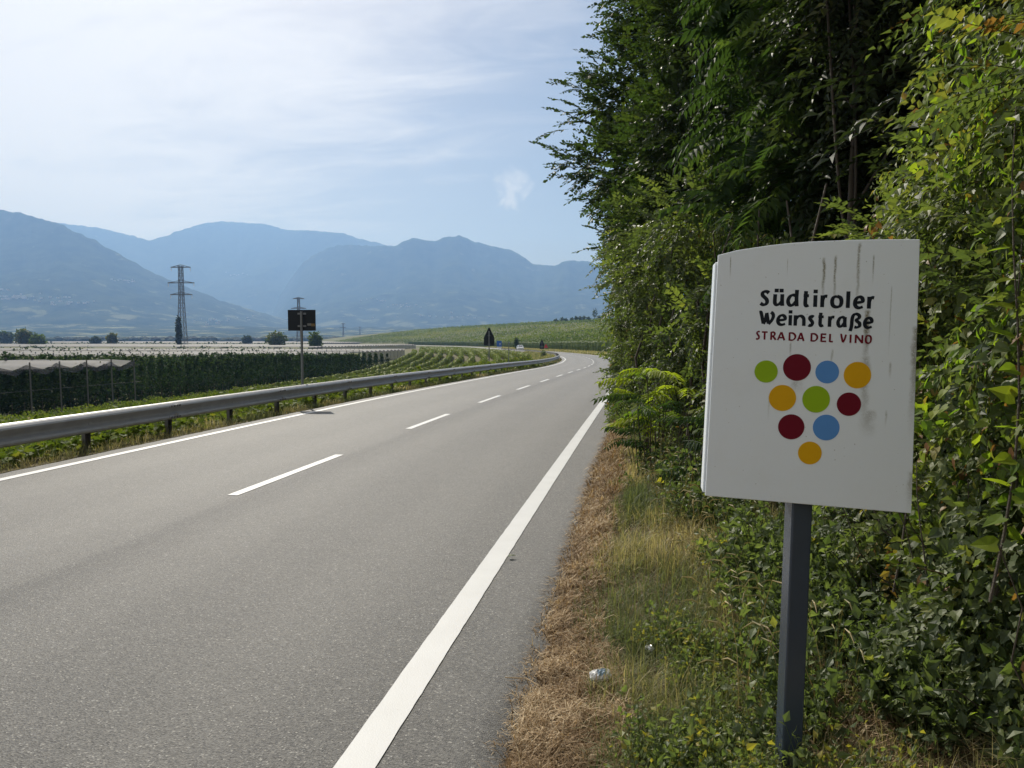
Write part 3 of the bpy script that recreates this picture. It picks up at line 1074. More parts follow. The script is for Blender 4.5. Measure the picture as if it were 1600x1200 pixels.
x, y = float(Xc(136)) - 4.7, 136
zg = float(gz(x, y))
tri2 = [(-.40, 0), (.40, 0), (.40, .5), (.06, 1.26), (-.06, 1.26), (-.40, .5)]
t = sign_board('warning_sign', 'small dark triangular sign back beyond the bend of the barrier', x, y, zg, tri2, .30 - zg, 1.2 - zg, .05, MAT['signback'], R(10))
mb = MB()
mb.box((0, .05, .02 - zg), (.72, .014, .34))
mb.build('lower_panel', MAT['signback'], t)

MAT['blue'] = plain('blue_sign_face', (.012, .10, .42), .4, 0, .1, 3)
MAT['whiteplate'] = plain('white_sign_face', (.7, .7, .7), .45, 0, .05, 3)
MAT['red'] = plain('red_sign_face', (.42, .02, .02), .45, 0, .1, 3)


def px_at(px, d):
    """ground position a distance d ahead along a bearing of the photograph"""
    a = math.atan((px - 800) / 1180) - R(9.46)
    dd = d / math.cos(math.atan((px - 800) / 1180))
    return math.sin(a) * dd, math.cos(a) * dd


x, y = px_at(780, 190)
zg = float(gz(x, y))
zb = 1.65 - 11.5 / 1180 * 190
t = sign_board('direction_sign', 'blue square road sign with a white plate below it', x, y, zg, [(-.62, 0), (.62, 0), (.62, 1.45), (-.62, 1.45)], zb - zg, zb - zg + 1.3, .05, MAT['blue'], 0, False)
mb = MB()
mb.box((0, -.05, zb - zg - .22), (1.2, .014, .34))
mb.build('lower_plate', MAT['whiteplate'], t)
mb = MB()
mb.prism([(.15, zb - zg + .35), (.28, zb - zg + .35), (.28, zb - zg + .7), (.36, zb - zg + .7), (.215, zb - zg + .95), (.07, zb - zg + .7), (.15, zb - zg + .7)], -.0585, -.0555)
mb.build('arrow', MAT['whiteplate'], t)
x, y = px_at(853, 185)
zg = float(gz(x, y))
sign_board('warning_sign', 'red triangular sign on a thin pole before the far vineyard', x, y, zg, [(-.55, 0), (.55, 0), (.06, .95), (-.06, .95)], 1.65 - 13.5 / 1180 * 185 - zg, 1.65 - 13.5 / 1180 * 185 - zg + .8, .04, MAT['red'], 0, False)
x, y = px_at(795, 62)
zg = float(gz(x, y))
t = thing('marker_post', 'thin grey marker post standing among the vines near the bend', 'post', (x, y, zg))
mb = MB()
mb.tube([(0, 0, -.2), (0, 0, 1.35 - zg)], .035, 8)
mb.build('pole', MAT['pole'], t)
mb = MB()
mb.box((0, 0, 1.37 - zg), (.12, .12, .10))
mb.build('cap', MAT['pole'], t, bevel=.01)

# ------------------------------------------------------------------ distant car coming round the bend
MAT['carpaint'] = plain('white_car_paint', (.72, .74, .74), .25, 0, .03, 2)
MAT['carglass'] = plain('car_glass', (.02, .025, .03), .08, 0, .1, 2, spec=.8)
MAT['tyre'] = plain('tyre_rubber', (.02, .02, .02), .8)
MAT['lamp'] = plain('headlamp_glass', (.6, .6, .58), .1)
yk = 232.0
x, y = along(1.6, np.array([yk]))
car = thing('parked_car', 'small white hatchback car driving on the far stretch of road', 'car', (float(x[0]), float(y[0]), float(Zr(yk)) + .0), -head(yk) + math.pi)
car.name = 'hatchback_car'
side = [(-2.0, .28), (2.02, .28), (2.06, .55), (1.98, .82), (1.1, .98), (.45, 1.44), (-.2, 1.52), (-1.2, 1.50), (-1.75, 1.18), (-2.02, .95), (-2.06, .5)]
mb = MB()
n = len(side)
V = []
for xw, ins in ((-.86, 1), (-.80, 0), (.80, 0), (.86, 1)):
    for yy_, z_ in side:
        tuck = .17 * max(0, (z_ - .95) / .55)
        wx = (abs(xw) - tuck) * (1 if xw > 0 else -1)
        sh = .97 if ins else 1.0
        V.append((wx, yy_ * sh, .85 + (z_ - .85) * sh))
F = [tuple(range(n))[::-1], tuple(range(3 * n, 4 * n))]
for r_ in range(3):
    for i in range(n):
        j = (i + 1) % n
        F.append((r_ * n + i, r_ * n + j, (r_ + 1) * n + j, (r_ + 1) * n + i)[::-1])
mb.add(V, F)
mb.build('body', MAT['carpaint'], car, bevel=.04)
mb = MB()
mb.add([(-.70, 1.09, 1.005), (.70, 1.09, 1.005), (.60, .49, 1.43), (-.60, .49, 1.43)], [(0, 1, 2, 3)])
mb.build('windscreen', MAT['carglass'], car)
mb = MB()
mb.add([(-.62, -1.79, 1.19), (.62, -1.79, 1.19), (.60, -1.26, 1.48), (-.60, -1.26, 1.48)], [(3, 2, 1, 0)])
mb.build('rear_window', MAT['carglass'], car)
for sgn in (-1, 1):
    mb = MB()
    mb.add([(sgn * .868, .85, 1.0), (sgn * .73, .38, 1.40), (sgn * .72, -1.15, 1.43), (sgn * .845, -1.5, 1.04)], [(0, 1, 2, 3)])
    mb.build('side_window', MAT['carglass'], car)
    mb = MB()
    mb.box((sgn * .62, 2.02, .72), (.34, .08, .16))
    mb.build('headlight', MAT['lamp'], car)
    for yw in (-1.28, 1.30):
        mb = MB()
        mb.tube([(sgn * .68, yw, .31), (sgn * .885, yw, .31)], .31, 16)
        w = mb.build('wheel', MAT['tyre'], car)
        mb = MB()
        mb.tube([(sgn * .886, yw, .31), (sgn * .90, yw, .31)], .19, 12)
        mb.build('rim', MAT['galv'], w)

# ------------------------------------------------------------------ power pylons
def pylon(px, d, H, label, th, detail=True):
    x, y = px_at(px, d)
    t = thing('power_pylon', label, 'pylon', (x, y, -4.2), R(8), 'lattice power pylons across the valley')
    hw = lambda z: H * (.046 - .036 * z / H) if z < H * .62 else H * .0237 - H * .004 * (z - H * .62) / (H * .38)
    mb = MB()
    lev = [0, .16, .30, .42, .53, .62, .70, .78, .86, .93, 1.0] if detail else [0, .3, .62, .86, 1]
    for i in range(len(lev) - 1):
        z0, z1 = lev[i] * H, lev[i + 1] * H
        a, c = max(hw(z0), .35), max(hw(z1), .35)
        cr0 = [(-a, -a, z0), (a, -a, z0), (a, a, z0), (-a, a, z0)]
        cr1 = [(-c, -c, z1), (c, -c, z1), (c, c, z1), (-c, c, z1)]
        for q in range(4):
            mb.bar(cr0[q], cr1[q], th)
            q2 = (q + 1) % 4
            mb.bar(cr0[q], cr1[q2], th * .55)
            mb.bar(cr0[q2], cr1[q], th * .55)
            mb.bar(cr1[q], cr1[q2], th * .55)
    mb.build('tower', MAT['lattice'], t)
    for zc, w in ((.985, .118), (.80, .160), (.66, .132)) if detail else ((.985, .12), (.78, .16)):
        z = zc * H
        mb = MB()
        for sgn in (-1, 1):
            mb.bar((0, -.4, z), (sgn * w * H, 0, z), th * 1.8)
            mb.bar((0, .4, z), (sgn * w * H, 0, z), th * 1.8)
            mb.bar((0, 0, z + H * .030), (sgn * w * H, 0, z), th * 1.1)
            for q in (.3, .6):
                mb.bar((sgn * w * H * q, 0, z), (sgn * w * H * q, 0, z + H * .03 * (1 - q)), th * .5)
        mb.build('cross_arm', MAT['lattice'], t)
        if detail:
            for sgn in (-1, 1):
                mb = MB()
                mb.tube([(sgn * w * H * .97, 0, z), (sgn * w * H * .97, 0, z - H * .045)], .14, 6)
                mb.build('insulator', MAT['whiteplate'], t)
    return t


pylon(286, 418, 46, 'tall lattice pylon with three cross arms beside the dark cypress', .26)
pylon(468, 740, 46, 'smaller far lattice pylon standing right behind the rectangular sign', .42, False)
pylon(537, 1750, 42, 'tiny hazy lattice pylon near the valley horizon, left of its twin', .7, False)
pylon(563, 2100, 40, 'tiniest hazy lattice pylon near the valley horizon, at the vineyard edge', .7, False)

# ------------------------------------------------------------------ fields: vines, apples, hail nets
def rowcloud(P, size, tplv, rng, tint0=.5, tvar=.22, up=.5):
    n = len(P)
    tip = rng.normal(0, 1, (n, 3))
    tip[:, 2] -= .3
    nrm = rng.normal(0, 1, (n, 3))
    nrm[:, 2] = np.abs(nrm[:, 2]) + up
    return scatter(tplv, P, frames(tip, nrm), size, np.clip(rng.normal(tint0, tvar, n), .06, 1))


def vine_row(u, y0, y1, label, group, seed, hgt=1.5, zlow=.3, tint0=.5, dens=1.0, right=False, mat='vine', szk=1.0):
    rng = np.random.default_rng(seed)
    t = thing('vine_row', label, 'vine row', (0, 0, 0), 0, group)
    parts = []
    yv = y0
    while yv < y1:
        d = max(math.hypot(float(Xc(yv)) + u, yv), 8)
        seg = max(2.0, d * .06)
        sz = .125 * max(1, d / 42) ** .35 * szk
        n = int(seg * (260 if d < 85 else 110) * (.125 / sz) ** 1.75 * dens)
        ya = rng.uniform(yv, yv + seg, n)
        lump = fnoise(np.stack([ya * 1.1, ya * 0 + u, ya * 0], -1), seed, 3)
        h = zlow + (hgt * (.86 + .34 * lump) - zlow) * rng.random(n) ** .62
        wd = .07 + (.19 if not right else .3) * np.sin(np.clip(h / hgt, 0, 1) * 2.6)
        x, y = along(u + rng.normal(0, 1, n) * wd, ya)
        P = np.stack([x, y, gz(x, y) + h], -1)
        parts.append(rowcloud(P, sz * rng.uniform(.7, 1.25, n), LOB if d < 30 else QD, rng, tint0, .2))
        yv += seg
    yc0 = max(y0, 58)
    yc = []
    q = yc0
    while q < y1:
        yc.append(q)
        q += max(.22, q * .0028)
    yc = np.array(yc)
    pf_ = [(-.22, zlow), (-.30, hgt * .55), (-.26, hgt * .88), (-.10, hgt), (.10, hgt), (.26, hgt * .88), (.30, hgt * .55), (.22, zlow)]
    rows_ = []
    for kk, (a_, h_) in enumerate(pf_):
        n1_ = vnoise(np.stack([yc * 1.9, yc * 0 + kk * 1.7, yc * 0 + u], -1), seed) - .5
        n2_ = vnoise(np.stack([yc * 1.3, yc * 0 + kk * 1.1, yc * 0 + u + 9], -1), seed + 1) - .5
        n3_ = vnoise(np.stack([yc * .5, yc * 0, yc * 0 + u + 3], -1), seed + 2) - .5
        x, y = along(u + a_ * (1.5 if right else 1) + n1_ * .22 + rng.normal(0, .05, len(yc)), yc)
        rows_.append(np.stack([x, y, gz(x, y) + h_ + (n2_ * .34 + n3_ * .35) * (h_ / hgt) + rng.normal(0, .04, len(yc))], -1))
    Vc = np.stack(rows_, 1).reshape(-1, 3)
    nk_ = len(pf_)
    i_ = (np.arange(len(yc) - 1)[:, None] * nk_ + np.arange(nk_ - 1)[None]).ravel()
    parts.append((Vc, [np.stack([i_, i_ + nk_, i_ + nk_ + 1, i_ + 1], 1)], np.clip(tint0 + (.28 if not right else 0) + rng.normal(0, .2, len(Vc)), .06, 1)))
    v, f, tt = merge(parts)
    mesh_np('foliage', v, f, MAT[mat], t, tint=tt)
    return t


LOB, HRT, QD, LF = lobed_t(), heart_t(), quad_t(.75), leaf_t()
VG = 'vine rows on the slope below the road'
ORD = ['first', 'second', 'third', 'fourth', 'fifth', 'sixth', 'seventh', 'eighth', 'ninth', 'tenth', 'eleventh', 'twelfth']
for i in range(11):
    u = -8.2 - 2.25 * i
    vine_row(u, 52 if i == 0 else 3 + 1.5 * i, 330 if i < 8 else 260, ['yellow-green vine row closest to the crash barrier, starting at the bend', 'leafy yellow-green vine row rising just behind the crash barrier'][min(i, 1)] if i < 2 else ORD[i] + ' yellow-green vine row down the slope from the crash barrier', VG, 100 + i, dens=1.0 if i < 4 else .7)
vine_row(7.6, 128, 520, 'dark shaded front vine row along the far side of the road bend', None, 140, 2.35, .1, .12, 1.6, True)  # low leaf tint paints in the shade on this row's road side

# hillside vineyard, rows merging with distance
rng = np.random.default_rng(77)
parts = []
uu = 10.5
while uu < 420:
    y0 = 130 + uu * .5
    L = 640
    sz = .55 + uu * .004
    n = int(L * 3.0 * (.6 / sz) ** 1.2)
    ya = rng.uniform(y0, y0 + L, n)
    dark = fnoise(np.stack([ya * .02, ya * 0 + uu * .05, ya * 0], -1), 5, 3)
    x, y = along(uu + rng.normal(0, .3, n), ya)
    h = rng.uniform(.4, 1.8, n) * (.8 + .5 * fnoise(np.stack([ya * .12, ya * 0 + uu, ya * 0], -1), 8, 2))
    parts.append(rowcloud(np.stack([x, y, gz(x, y) + h], -1), sz * rng.uniform(.7, 1.3, n), QD, rng, .62, .09))
    dark = dark - .42 * (math.sin(uu * .16) > .80) - .25 * (math.sin(uu * .05 + 1) > .75)  # bands of darker leaf tint paint shadowed row sides across the hill
    parts[-1] = (parts[-1][0], parts[-1][1], np.clip(parts[-1][2] + np.repeat((dark - .5) * .9, 4), .06, 1))
    uu *= 1.045
    uu += 1.8
v, f, tt = merge(parts)
tag(mesh_np('hillside_vines', v, f, MAT['vine'], tint=tt), 'green vineyard rows merging on the gentle hill beyond the bend', 'vineyard', kind='stuff')

rng = np.random.default_rng(6)
OG = 'apple tree rows of the orchard'


def apple_row(y, netted, seed, x0=-40.0, length=26.0, hgt=4.0, label=''):
    rng = np.random.default_rng(seed)
    t = thing('apple_tree_row', label if netted else 'dark apple tree row of the open orchard without a net', 'apple trees', (x0, y, -4.2), 0, OG + (' under the net' if netted else ' without net'))
    parts = []
    for k in range(int(length / .95)):
        xk = -k * .95 - .25
        hh = hgt * rng.uniform(.86, 1.06)
        n = 330 if k < 6 else 80
        sz = .21 if k < 6 else .34
        h = hh * rng.random(n) ** .8
        r_ = (.62 * (1 - h / hh) ** .6 + .10) * np.sqrt(rng.random(n))
        a = rng.random(n) * 6.283
        P = np.stack([xk + r_ * np.cos(a) * .9, r_ * np.sin(a) * 1.05, h + .12], -1)
        parts.append(rowcloud(P, sz * rng.uniform(.6, 1.3, n), QD, rng, rng.uniform(.25, .65), .22))
        ns = 11
        P = np.stack([xk + rng.normal(0, .15, ns), rng.normal(0, .15, ns), hh * .95 + rng.uniform(0, .5, ns)], -1)
        parts.append(rowcloud(P, .17, QD, rng, .92, .1))  # top shoots tinted paler, painting the light along the tree tops
    v, f, tt = merge(parts)
    mesh_np('foliage', v, f, MAT['apple'], t, tint=tt)
    mb = MB()
    for k in range(0, 8):
        mb.tube([(-k * .95 - .25, 0, -.1), (-k * .95 - .22, .02, 1.6)], [.05, .03], 5, False)
    tag(mb.build('trunks', MAT['bark'], t), kind='stuff')
    if netted:
        mb = MB()
        mb.tube([(.35, 0, -.2), (.28, 0, 4.32)], .048, 6)
        mb.build('post', MAT['concrete'], t)
    return t


for i, y in enumerate(np.arange(36.2, 55, 2.62)):
    apple_row(y, True, 200 + i, hgt=3.7, label=ORD[i] + ' netted apple row from the left picture edge, end post showing')
for i, y in enumerate(np.arange(57.4, 120, 2.75)):
    apple_row(y, False, 240 + i, length=22 if y > 75 else 30, hgt=4.05 - .012 * (y - 57))


def net_mat(name, col, opacity):
    m, nt, b, out = new_mat(name)
    tcn = N(nt, 'ShaderNodeTexCoord')
    nt.links.new(mixc(nt, noise(nt, tcn.outputs['Object'], .5, 4, .6), tuple(c * .8 for c in col), col), b.inputs['Base Color'])
    b.inputs['Roughness'].default_value = .7
    b.inputs['Specular IOR Level'].default_value = .2
    tl = N(nt, 'ShaderNodeBsdfTranslucent')
    tl.inputs[0].default_value = (*col, 1)
    a = N(nt, 'ShaderNodeMixShader')
    a.inputs[0].default_value = .35
    nt.links.new(b.outputs[0], a.inputs[1])
    nt.links.new(tl.outputs[0], a.inputs[2])
    tp = N(nt, 'ShaderNodeBsdfTransparent')
    ms = N(nt, 'ShaderNodeMixShader')
    ms.inputs[0].default_value = opacity
    nt.links.new(tp.outputs[0], ms.inputs[1])
    nt.links.new(a.outputs[0], ms.inputs[2])
    nt.links.new(ms.outputs[0], out.inputs[0])
    return m


MAT['net'] = net_mat('hail_net', (.36, .355, .35), .60)
MAT['netthin'] = net_mat('net_curtain', (.09, .09, .10), .70)
MAT['wire'] = plain('steel_wire', (.05, .05, .05), .5, .3)


def net_block(label, x0, x1, y0, y1, zr, sag, pitch, curtain, dx=6.0, posts=True):
    t = thing('hail_net', label, 'hail net', (0, 0, 0), 0, 'hail nets over the orchards')
    yk = np.arange(y0, y1 + .01, pitch / 4)
    xk = np.arange(x0, x1 - .01, -dx)
    X, Y = np.meshgrid(xk, yk)
    ph = ((Y - y0) / pitch) % 1.0
    Z = zr - sag * (1 - np.abs(2 * ph - 1)) - .10 * np.abs(np.sin(X * .45)) + (fnoise(np.stack([X * .15, Y * .3, X * 0], -1), 4, 3) - .5) * .22
    V = np.stack([X, Y, Z], -1).reshape(-1, 3)
    n = len(xk)
    i = (np.arange(len(yk) - 1)[:, None] * n + np.arange(n - 1)[None]).ravel()
    mesh_np('net_sheet', V, [np.stack([i, i + n, i + n + 1, i + 1], 1)], MAT['net'], t, smoothf=True)
    if curtain:
        yc = np.arange(y0, y1 + .01, pitch / 4)
        zz0 = Z[:, 0]
        xw = x0 + .25 * np.sin(yc * 2.1)
        V = np.concatenate([np.stack([xw, yc, zz0], -1), np.stack([xw + .1, yc, zz0 - curtain], -1)])
        k = len(yc)
        i = np.arange(k - 1)
        mesh_np('side_curtain', V, [np.stack([i, i + 1, i + k + 1, i + k], 1)], MAT['netthin'], t, smoothf=True)
    if posts:
        mb = MB()
        for yy_ in np.arange(y0, y1, pitch):
            for xx_ in np.arange(x0, max(x1, x0 - 70), -9.0):
                if xx_ < x0 - .1:
                    mb.box((xx_, yy_, zr - .15), (.13, .13, .6))
        tag(mb.build('post_tops', MAT['wire'], t), kind='stuff')
    return t


nb = net_block('pale pitched hail net over the close orchard at the left edge', -39.9, -110, 36.2, 55.0, .05, .42, 2.62, .35, 2.0)
mb = MB()
mb.bar((-39.6, 34, -1.75), (-39.6, 55.2, -1.75), .03)
mb.bar((-39.6, 34, -.35), (-39.6, 55.2, -.35), .02)
mb.build('wire', MAT['wire'], nb)
nb = net_block('wide grey-white hail net ending in a hanging grey curtain', -60, -330, 122, 152, -.95, .45, 3.0, 3.1)
net_block('narrow hail net strip just beyond the wide net with the curtain', -64, -330, 170, 203, -1.0, .45, 3.0, 3.1)
mb = MB()
for q in range(9):
    mb.box((-57.5 - q * .15, 122 + q * 4, -2.4), (.12, .12, 3.6))
tag(mb.build('edge_posts', MAT['concrete'], nb), kind='stuff')
net_block('bright hail net strip across the plain behind the pylon foot', -120, -620, 268, 400, -1.0, .4, 3.4, 3.0, 12, False)
net_block('thin bright hail net band close to the valley horizon', -250, -1300, 560, 860, -1.0, .4, 4.0, 3.0, 30, False)

rng = np.random.default_rng(14)
for q, (yy_, x0_, x1_, sz_, cnt_, lab) in enumerate([(104, -72, -210, .42, 3400, 'closest thin apple row poking up behind the close hail net'), (108, -74, -215, .42, 3400, 'second thin apple row behind the close hail net'),
                                                (160, -75, -330, .6, 3600, 'dark apple row fringing the wide hail net on its far side'), (265.5, -112, -640, .95, 3800, 'far dark apple row in front of the bright net strip by the pylon'), (556, -240, -1310, 1.9, 2600, 'farthest dark apple row before the net band near the horizon')]):
    t = thing('apple_tree_row', lab, 'apple trees', (0, yy_, -4.2), 0, 'far apple rows between the nets')
    n = cnt_
    xa = rng.uniform(x1_, x0_, n)
    lump = fnoise(np.stack([xa * .55 * .42 / sz_, xa * 0 + q, xa * 0], -1), 3, 3)
    h = (1.9 + 2.5 * lump) * rng.random(n) ** .5 * (1 if q < 3 else .86)
    v, f, tt = rowcloud(np.stack([xa, rng.normal(0, .3, n), h], -1), sz_ * rng.uniform(.6, 1.2, n), QD, rng, .6, .25)
    mesh_np('foliage', v, f, MAT['apple'], t, tint=tt)


def small_tree(name, label, cat, x, y, z, w, h, seed, mat, tint0=.5, leaf=.5, n=700, trunk=.15, shape=0.0, group=None):
    rng = np.random.default_rng(seed)
    t = thing(name, label, cat, (x, y, z), 0, group)
    d = unit(rng.normal(0, 1, (n, 3)))
    r_ = rng.random(n) ** .38
    lump = .72 + .5 * fnoise(d * 1.9 + seed, seed, 3)
    P = d * (r_ * lump)[:, None]
    zc = (P[:, 2] + 1) / 2
    taper = (1 - shape * np.clip(zc, 0, 1))
    P = np.stack([P[:, 0] * w / 2 * taper, P[:, 1] * w / 2 * taper, trunk * h + np.clip(zc, 0, 1.1) * h * (1 - trunk)], -1)
    v, f, tt = rowcloud(P, leaf * rng.uniform(.6, 1.3, n), QD, rng, tint0, .2)
    mesh_np('crown', v, f, MAT[mat], t, tint=tt)
    mb = MB()
    mb.tube([(0, 0, -.3), (0, 0, h * .3), (w * .03, 0, h * .7)], [w * .035 + .03, w * .025 + .02, .02], 6)
    mb.build('trunk', MAT['bark'], t)
    return t


def plain_tree(px, ytop, d, wpx, label, seed, mat='elm', tint0=.5, name='tree', cat='tree', **kw):
    x, y = px_at(px, d)
    h = (530 - ytop) / 1180 * d + 1.65 + 4.2
    return small_tree(name, label, cat, x, y, -4.2, wpx / 1180 * d, h, seed, mat, tint0, leaf=d * .0035, n=900, **kw)


plain_tree(39, 513.5, 430, 25, 'tallest round tree on the plain, left of a yellowish bush', 301, 'elm', .75)
plain_tree(60, 521, 420, 22, 'low yellowish bush touching the tall round tree on the plain', 302, 'vine', .3, 'bush', 'bush')
plain_tree(11, 517, 640, 20, 'bluish tree on the plain at the left picture edge', 303)
plain_tree(176, 521, 480, 15, 'small round pale tree alone between the left bushes and the cypress', 304, 'elm', .9)
plain_tree(151, 527, 620, 14, 'flat dark bush on the plain just left of the small pale tree', 305, 'dark', .5, 'bush', 'bush')
plain_tree(387, 525, 600, 13, 'small dark bush on the plain halfway from cypress to rectangular sign', 306, 'dark', .5, 'bush', 'bush')
plain_tree(433, 517.5, 360, 33, 'broad round grey-green bush left of the rectangular sign', 307, 'elm', .75, 'bush', 'bush')
plain_tree(493, 519, 300, 22, 'round green bush on the plain right of the rectangular sign pole', 308, 'vine', .15, 'bush', 'bush')
plain_tree(280.5, 491, 395, 8.5, 'tall narrow dark cypress standing against the pylon', 309, 'dark', .4, 'cypress_tree', 'cypress', shape=.45, trunk=.02)
x, y = px_at(807, 255)
zt = float(gz(x, y))
small_tree('round_shrub', 'round dark green shrub alone among the vines of the far hill', 'shrub', x, y, zt, 1.9, 4.2, 310, 'elm', .6, .5, 500, .05)
x, y = px_at(849, 118)
small_tree('round_shrub', 'green shrub on the grass strip inside the road bend', 'shrub', x, y, float(gz(x, y)), 1.0, 1.3, 311, 'weed', .4, .14, 600, .05)
x, y = px_at(773, 66)
small_tree('dry_shrub', 'low reddish dry shrub beside the triangular sign pole', 'shrub', x, y, float(gz(x, y)), 1.9, 1.1, 312, 'straw', .25, .10, 900, .03)
for q, px in enumerate([868, 878, 884, 893, 900, 906, 912, 919, 929, 936]):
    d = 690
    x, y = px_at(px, d)
    h = 12 if px == 929 else random.uniform(3.5, 5.5)
    small_tree('hilltop_tree', 'taller single tree on the skyline of the vineyard hill' if px == 929 else ORD[q] + ' small tree from the left in the dotted hilltop row', 'tree', x, y, float(gz(x, y)), 3.4 if px != 929 else 5, h, 320 + q, 'elm', .5, 1.2, 160, .2, group='trees on the vineyard hill skyline')

# ------------------------------------------------------------------ grass and undergrowth on the left verge and bank
def blades(P, L, W, lean, rng, tint):
    n = len(P)
    az = rng.random(n) * 6.283
    d = np.stack([np.cos(az), np.sin(az), np.zeros(n)], -1)
    sdv = np.stack([-np.sin(az), np.cos(az), np.zeros(n)], -1)
    upv = np.array([0, 0, 1.0])
    cl, sl = np.cos(lean)[:, None], np.sin(lean)[:, None]
    l2 = np.clip(lean * 1.7 + .15, 0, 2.2)
    c2, s2 = np.cos(l2)[:, None], np.sin(l2)[:, None]
    m1 = P + (upv * cl + d * sl) * (L * .55)[:, None]
    tp = m1 + (upv * c2 + d * s2) * (L * .45)[:, None]
    w = (W / 2)[:, None]
    V = np.stack([P - sdv * w, P + sdv * w, m1 + sdv * w * .8, m1 - sdv * w * .8, tp], 1).reshape(-1, 3)
    o = np.arange(n)[:, None] * 5
    return V, [o + np.array([[0, 1, 2, 3]]), o + np.array([[3, 2, 4]])], np.repeat(tint, 5)


rng = np.random.default_rng(31)
n = 52000
ya = 3 + 85 * rng.random(n) ** 1.7
ua = -3.62 - 1.25 * rng.random(n) ** .8
keep = rng.random(n) < (.25 + 1.2 * fnoise(np.stack([ua * 2, ya * 1.2, ya * 0], -1), 6, 3))
ya, ua = ya[keep], ua[keep]
n = len(ya)
x, y = along(ua, ya)
dry = fnoise(np.stack([x * .9, y * .9, x * 0], -1), 12, 3)
d = np.hypot(x, y)
v, f, tt = blades(np.stack([x, y, gz(x, y) - .01], -1), rng.uniform(.10, .26, n), np.clip(d * .0006, .006, .05), rng.uniform(.1, .9, n), rng, np.clip(.25 + (dry - .42) * 1.6 + rng.normal(0, .12, n), 0, 1))
tag(mesh_np('verge_grass', v, f, MAT['grass'], tint=tt), 'short green and yellow grass under the crash barrier', 'grass', kind='stuff')

rng = np.random.default_rng(32)
parts = []
n = 44000
ya = 3 + 62 * rng.random(n) ** 1.5
ua = -4.02 - 5.6 * rng.random(n) ** 1.25
lump = fnoise(np.stack([ua * .8, ya * .8, ya * 0], -1), 16, 3)
keep = lump > .34
ya, ua, lump = ya[keep], ua[keep], lump[keep]
n = len(ya)
x, y = along(ua, ya)
h = (.10 + .95 * np.clip(lump - .3, 0, 1) * np.clip((-ua - 3.6) / 1.2, .25, 1.4)) * rng.random(n) ** .5
d = np.hypot(x, y)
parts.append(rowcloud(np.stack([x, y, gz(x, y) + h], -1), .10 * np.maximum(1, d / 22) * rng.uniform(.6, 1.3, n), LOB, rng, .42, .2, 1.0))
v, f, tt = merge(parts)
tag(mesh_np('bank_undergrowth', v, f, MAT['vine'], tint=tt), 'bright leafy undergrowth on the bank behind the crash barrier', 'undergrowth', kind='stuff')
rng = np.random.default_rng(33)
n = 30000
ya = 20 + 150 * rng.random(n) ** 1.2
ua = -4.4 - 4.0 * rng.random(n)
x, y = along(ua, ya)
d = np.hypot(x, y)
v, f, tt = blades(np.stack([x, y, gz(x, y) - .02], -1), rng.uniform(.2, .55, n) * np.clip(d / 60, .6, 1.2), np.clip(d * .0009, .02, .12), rng.uniform(.1, .8, n), rng, np.clip(.42 + rng.normal(0, .2, n), 0, 1))
tag(mesh_np('meadow_grass', v, f, MAT['grass'], tint=tt), 'rough tall grass between the barrier bend and the vines', 'grass', kind='stuff')
n = 26000
ya = 70 + 260 * rng.random(n)
ua = 3.9 + 4.2 * rng.random(n)
x, y = along(ua, ya)
v, f, tt = blades(np.stack([x, y, gz(x, y) - .02], -1), rng.uniform(.25, .6, n), np.full(n, .14), rng.uniform(.1, .8, n), rng, np.clip(.55 + rng.normal(0, .2, n), 0, 1))
tag(mesh_np('far_verge_grass', v, f, MAT['grass'], tint=tt), 'pale grass verge along the outside of the far road bend', 'grass', kind='stuff')

# ------------------------------------------------------------------ right-hand verge
EDGE = -.47
rng = np.random.default_rng(41)


def dry_w(y):
    return np.interp(y, [1, 3.0, 3.8, 4.6, 5.5, 7, 9, 13, 18, 40], [.58, .50, .33, .17, .16, .17, .22, .30, .36, .4])


def vz(x, y):
    return gz(x, y)


n = 95000
ya = 2.0 + 17 * rng.random(n) ** 2.0
w = dry_w(ya) * (.75 + .7 * fnoise(np.stack([ya * 2.2, ya * 0, ya * 0 + 3], -1), 21, 3))
xa = Xc(ya) + 3.72 + (rng.random(n) ** 1.05) * (w + .12) - .03
P = np.stack([xa, ya, vz(xa, ya) + .002], -1)
mound = fnoise(np.stack([xa * 6, ya * 6, xa * 0], -1), 23, 3)
edge_in = np.clip((xa - (Xc(ya) + 3.70)) / .10, 0, 1)
P[:, 2] += (.012 + .13 * np.clip(mound - .3, 0, 1)) * rng.random(n) * (.35 + .65 * edge_in)
L = rng.uniform(.03, .15, n) * np.clip(ya / 5, .8, 1.8)
nb_ = 16000
xb, yb = rng.uniform(.5, 1.45, nb_), rng.uniform(2.3, 4.6, nb_)
mb_ = fnoise(np.stack([xb * 6, yb * 6, xb * 0], -1), 23, 3)
P = np.concatenate([P, np.stack([xb, yb, vz(xb, yb) + .01 + .10 * np.clip(mb_ - .3, 0, 1) * rng.random(nb_)], -1)])
nc_ = 16000
xc_, yc_ = rng.uniform(-.5, 1.5, nc_), rng.uniform(-3.0, 2.4, nc_)
mc_ = fnoise(np.stack([xc_ * 6, yc_ * 6, xc_ * 0], -1), 23, 3)
P = np.concatenate([P, np.stack([xc_, yc_, vz(xc_, yc_) + .005 + .10 * np.clip(mc_ - .3, 0, 1) * rng.random(nc_)], -1)])
L = np.concatenate([L, rng.uniform(.05, .2, nb_), rng.uniform(.06, .22, nc_)])
mound = np.concatenate([mound, mb_ - .12, mc_])
ya = np.concatenate([ya, yb, np.full(nc_, 3.5)])
n += nb_ + nc_
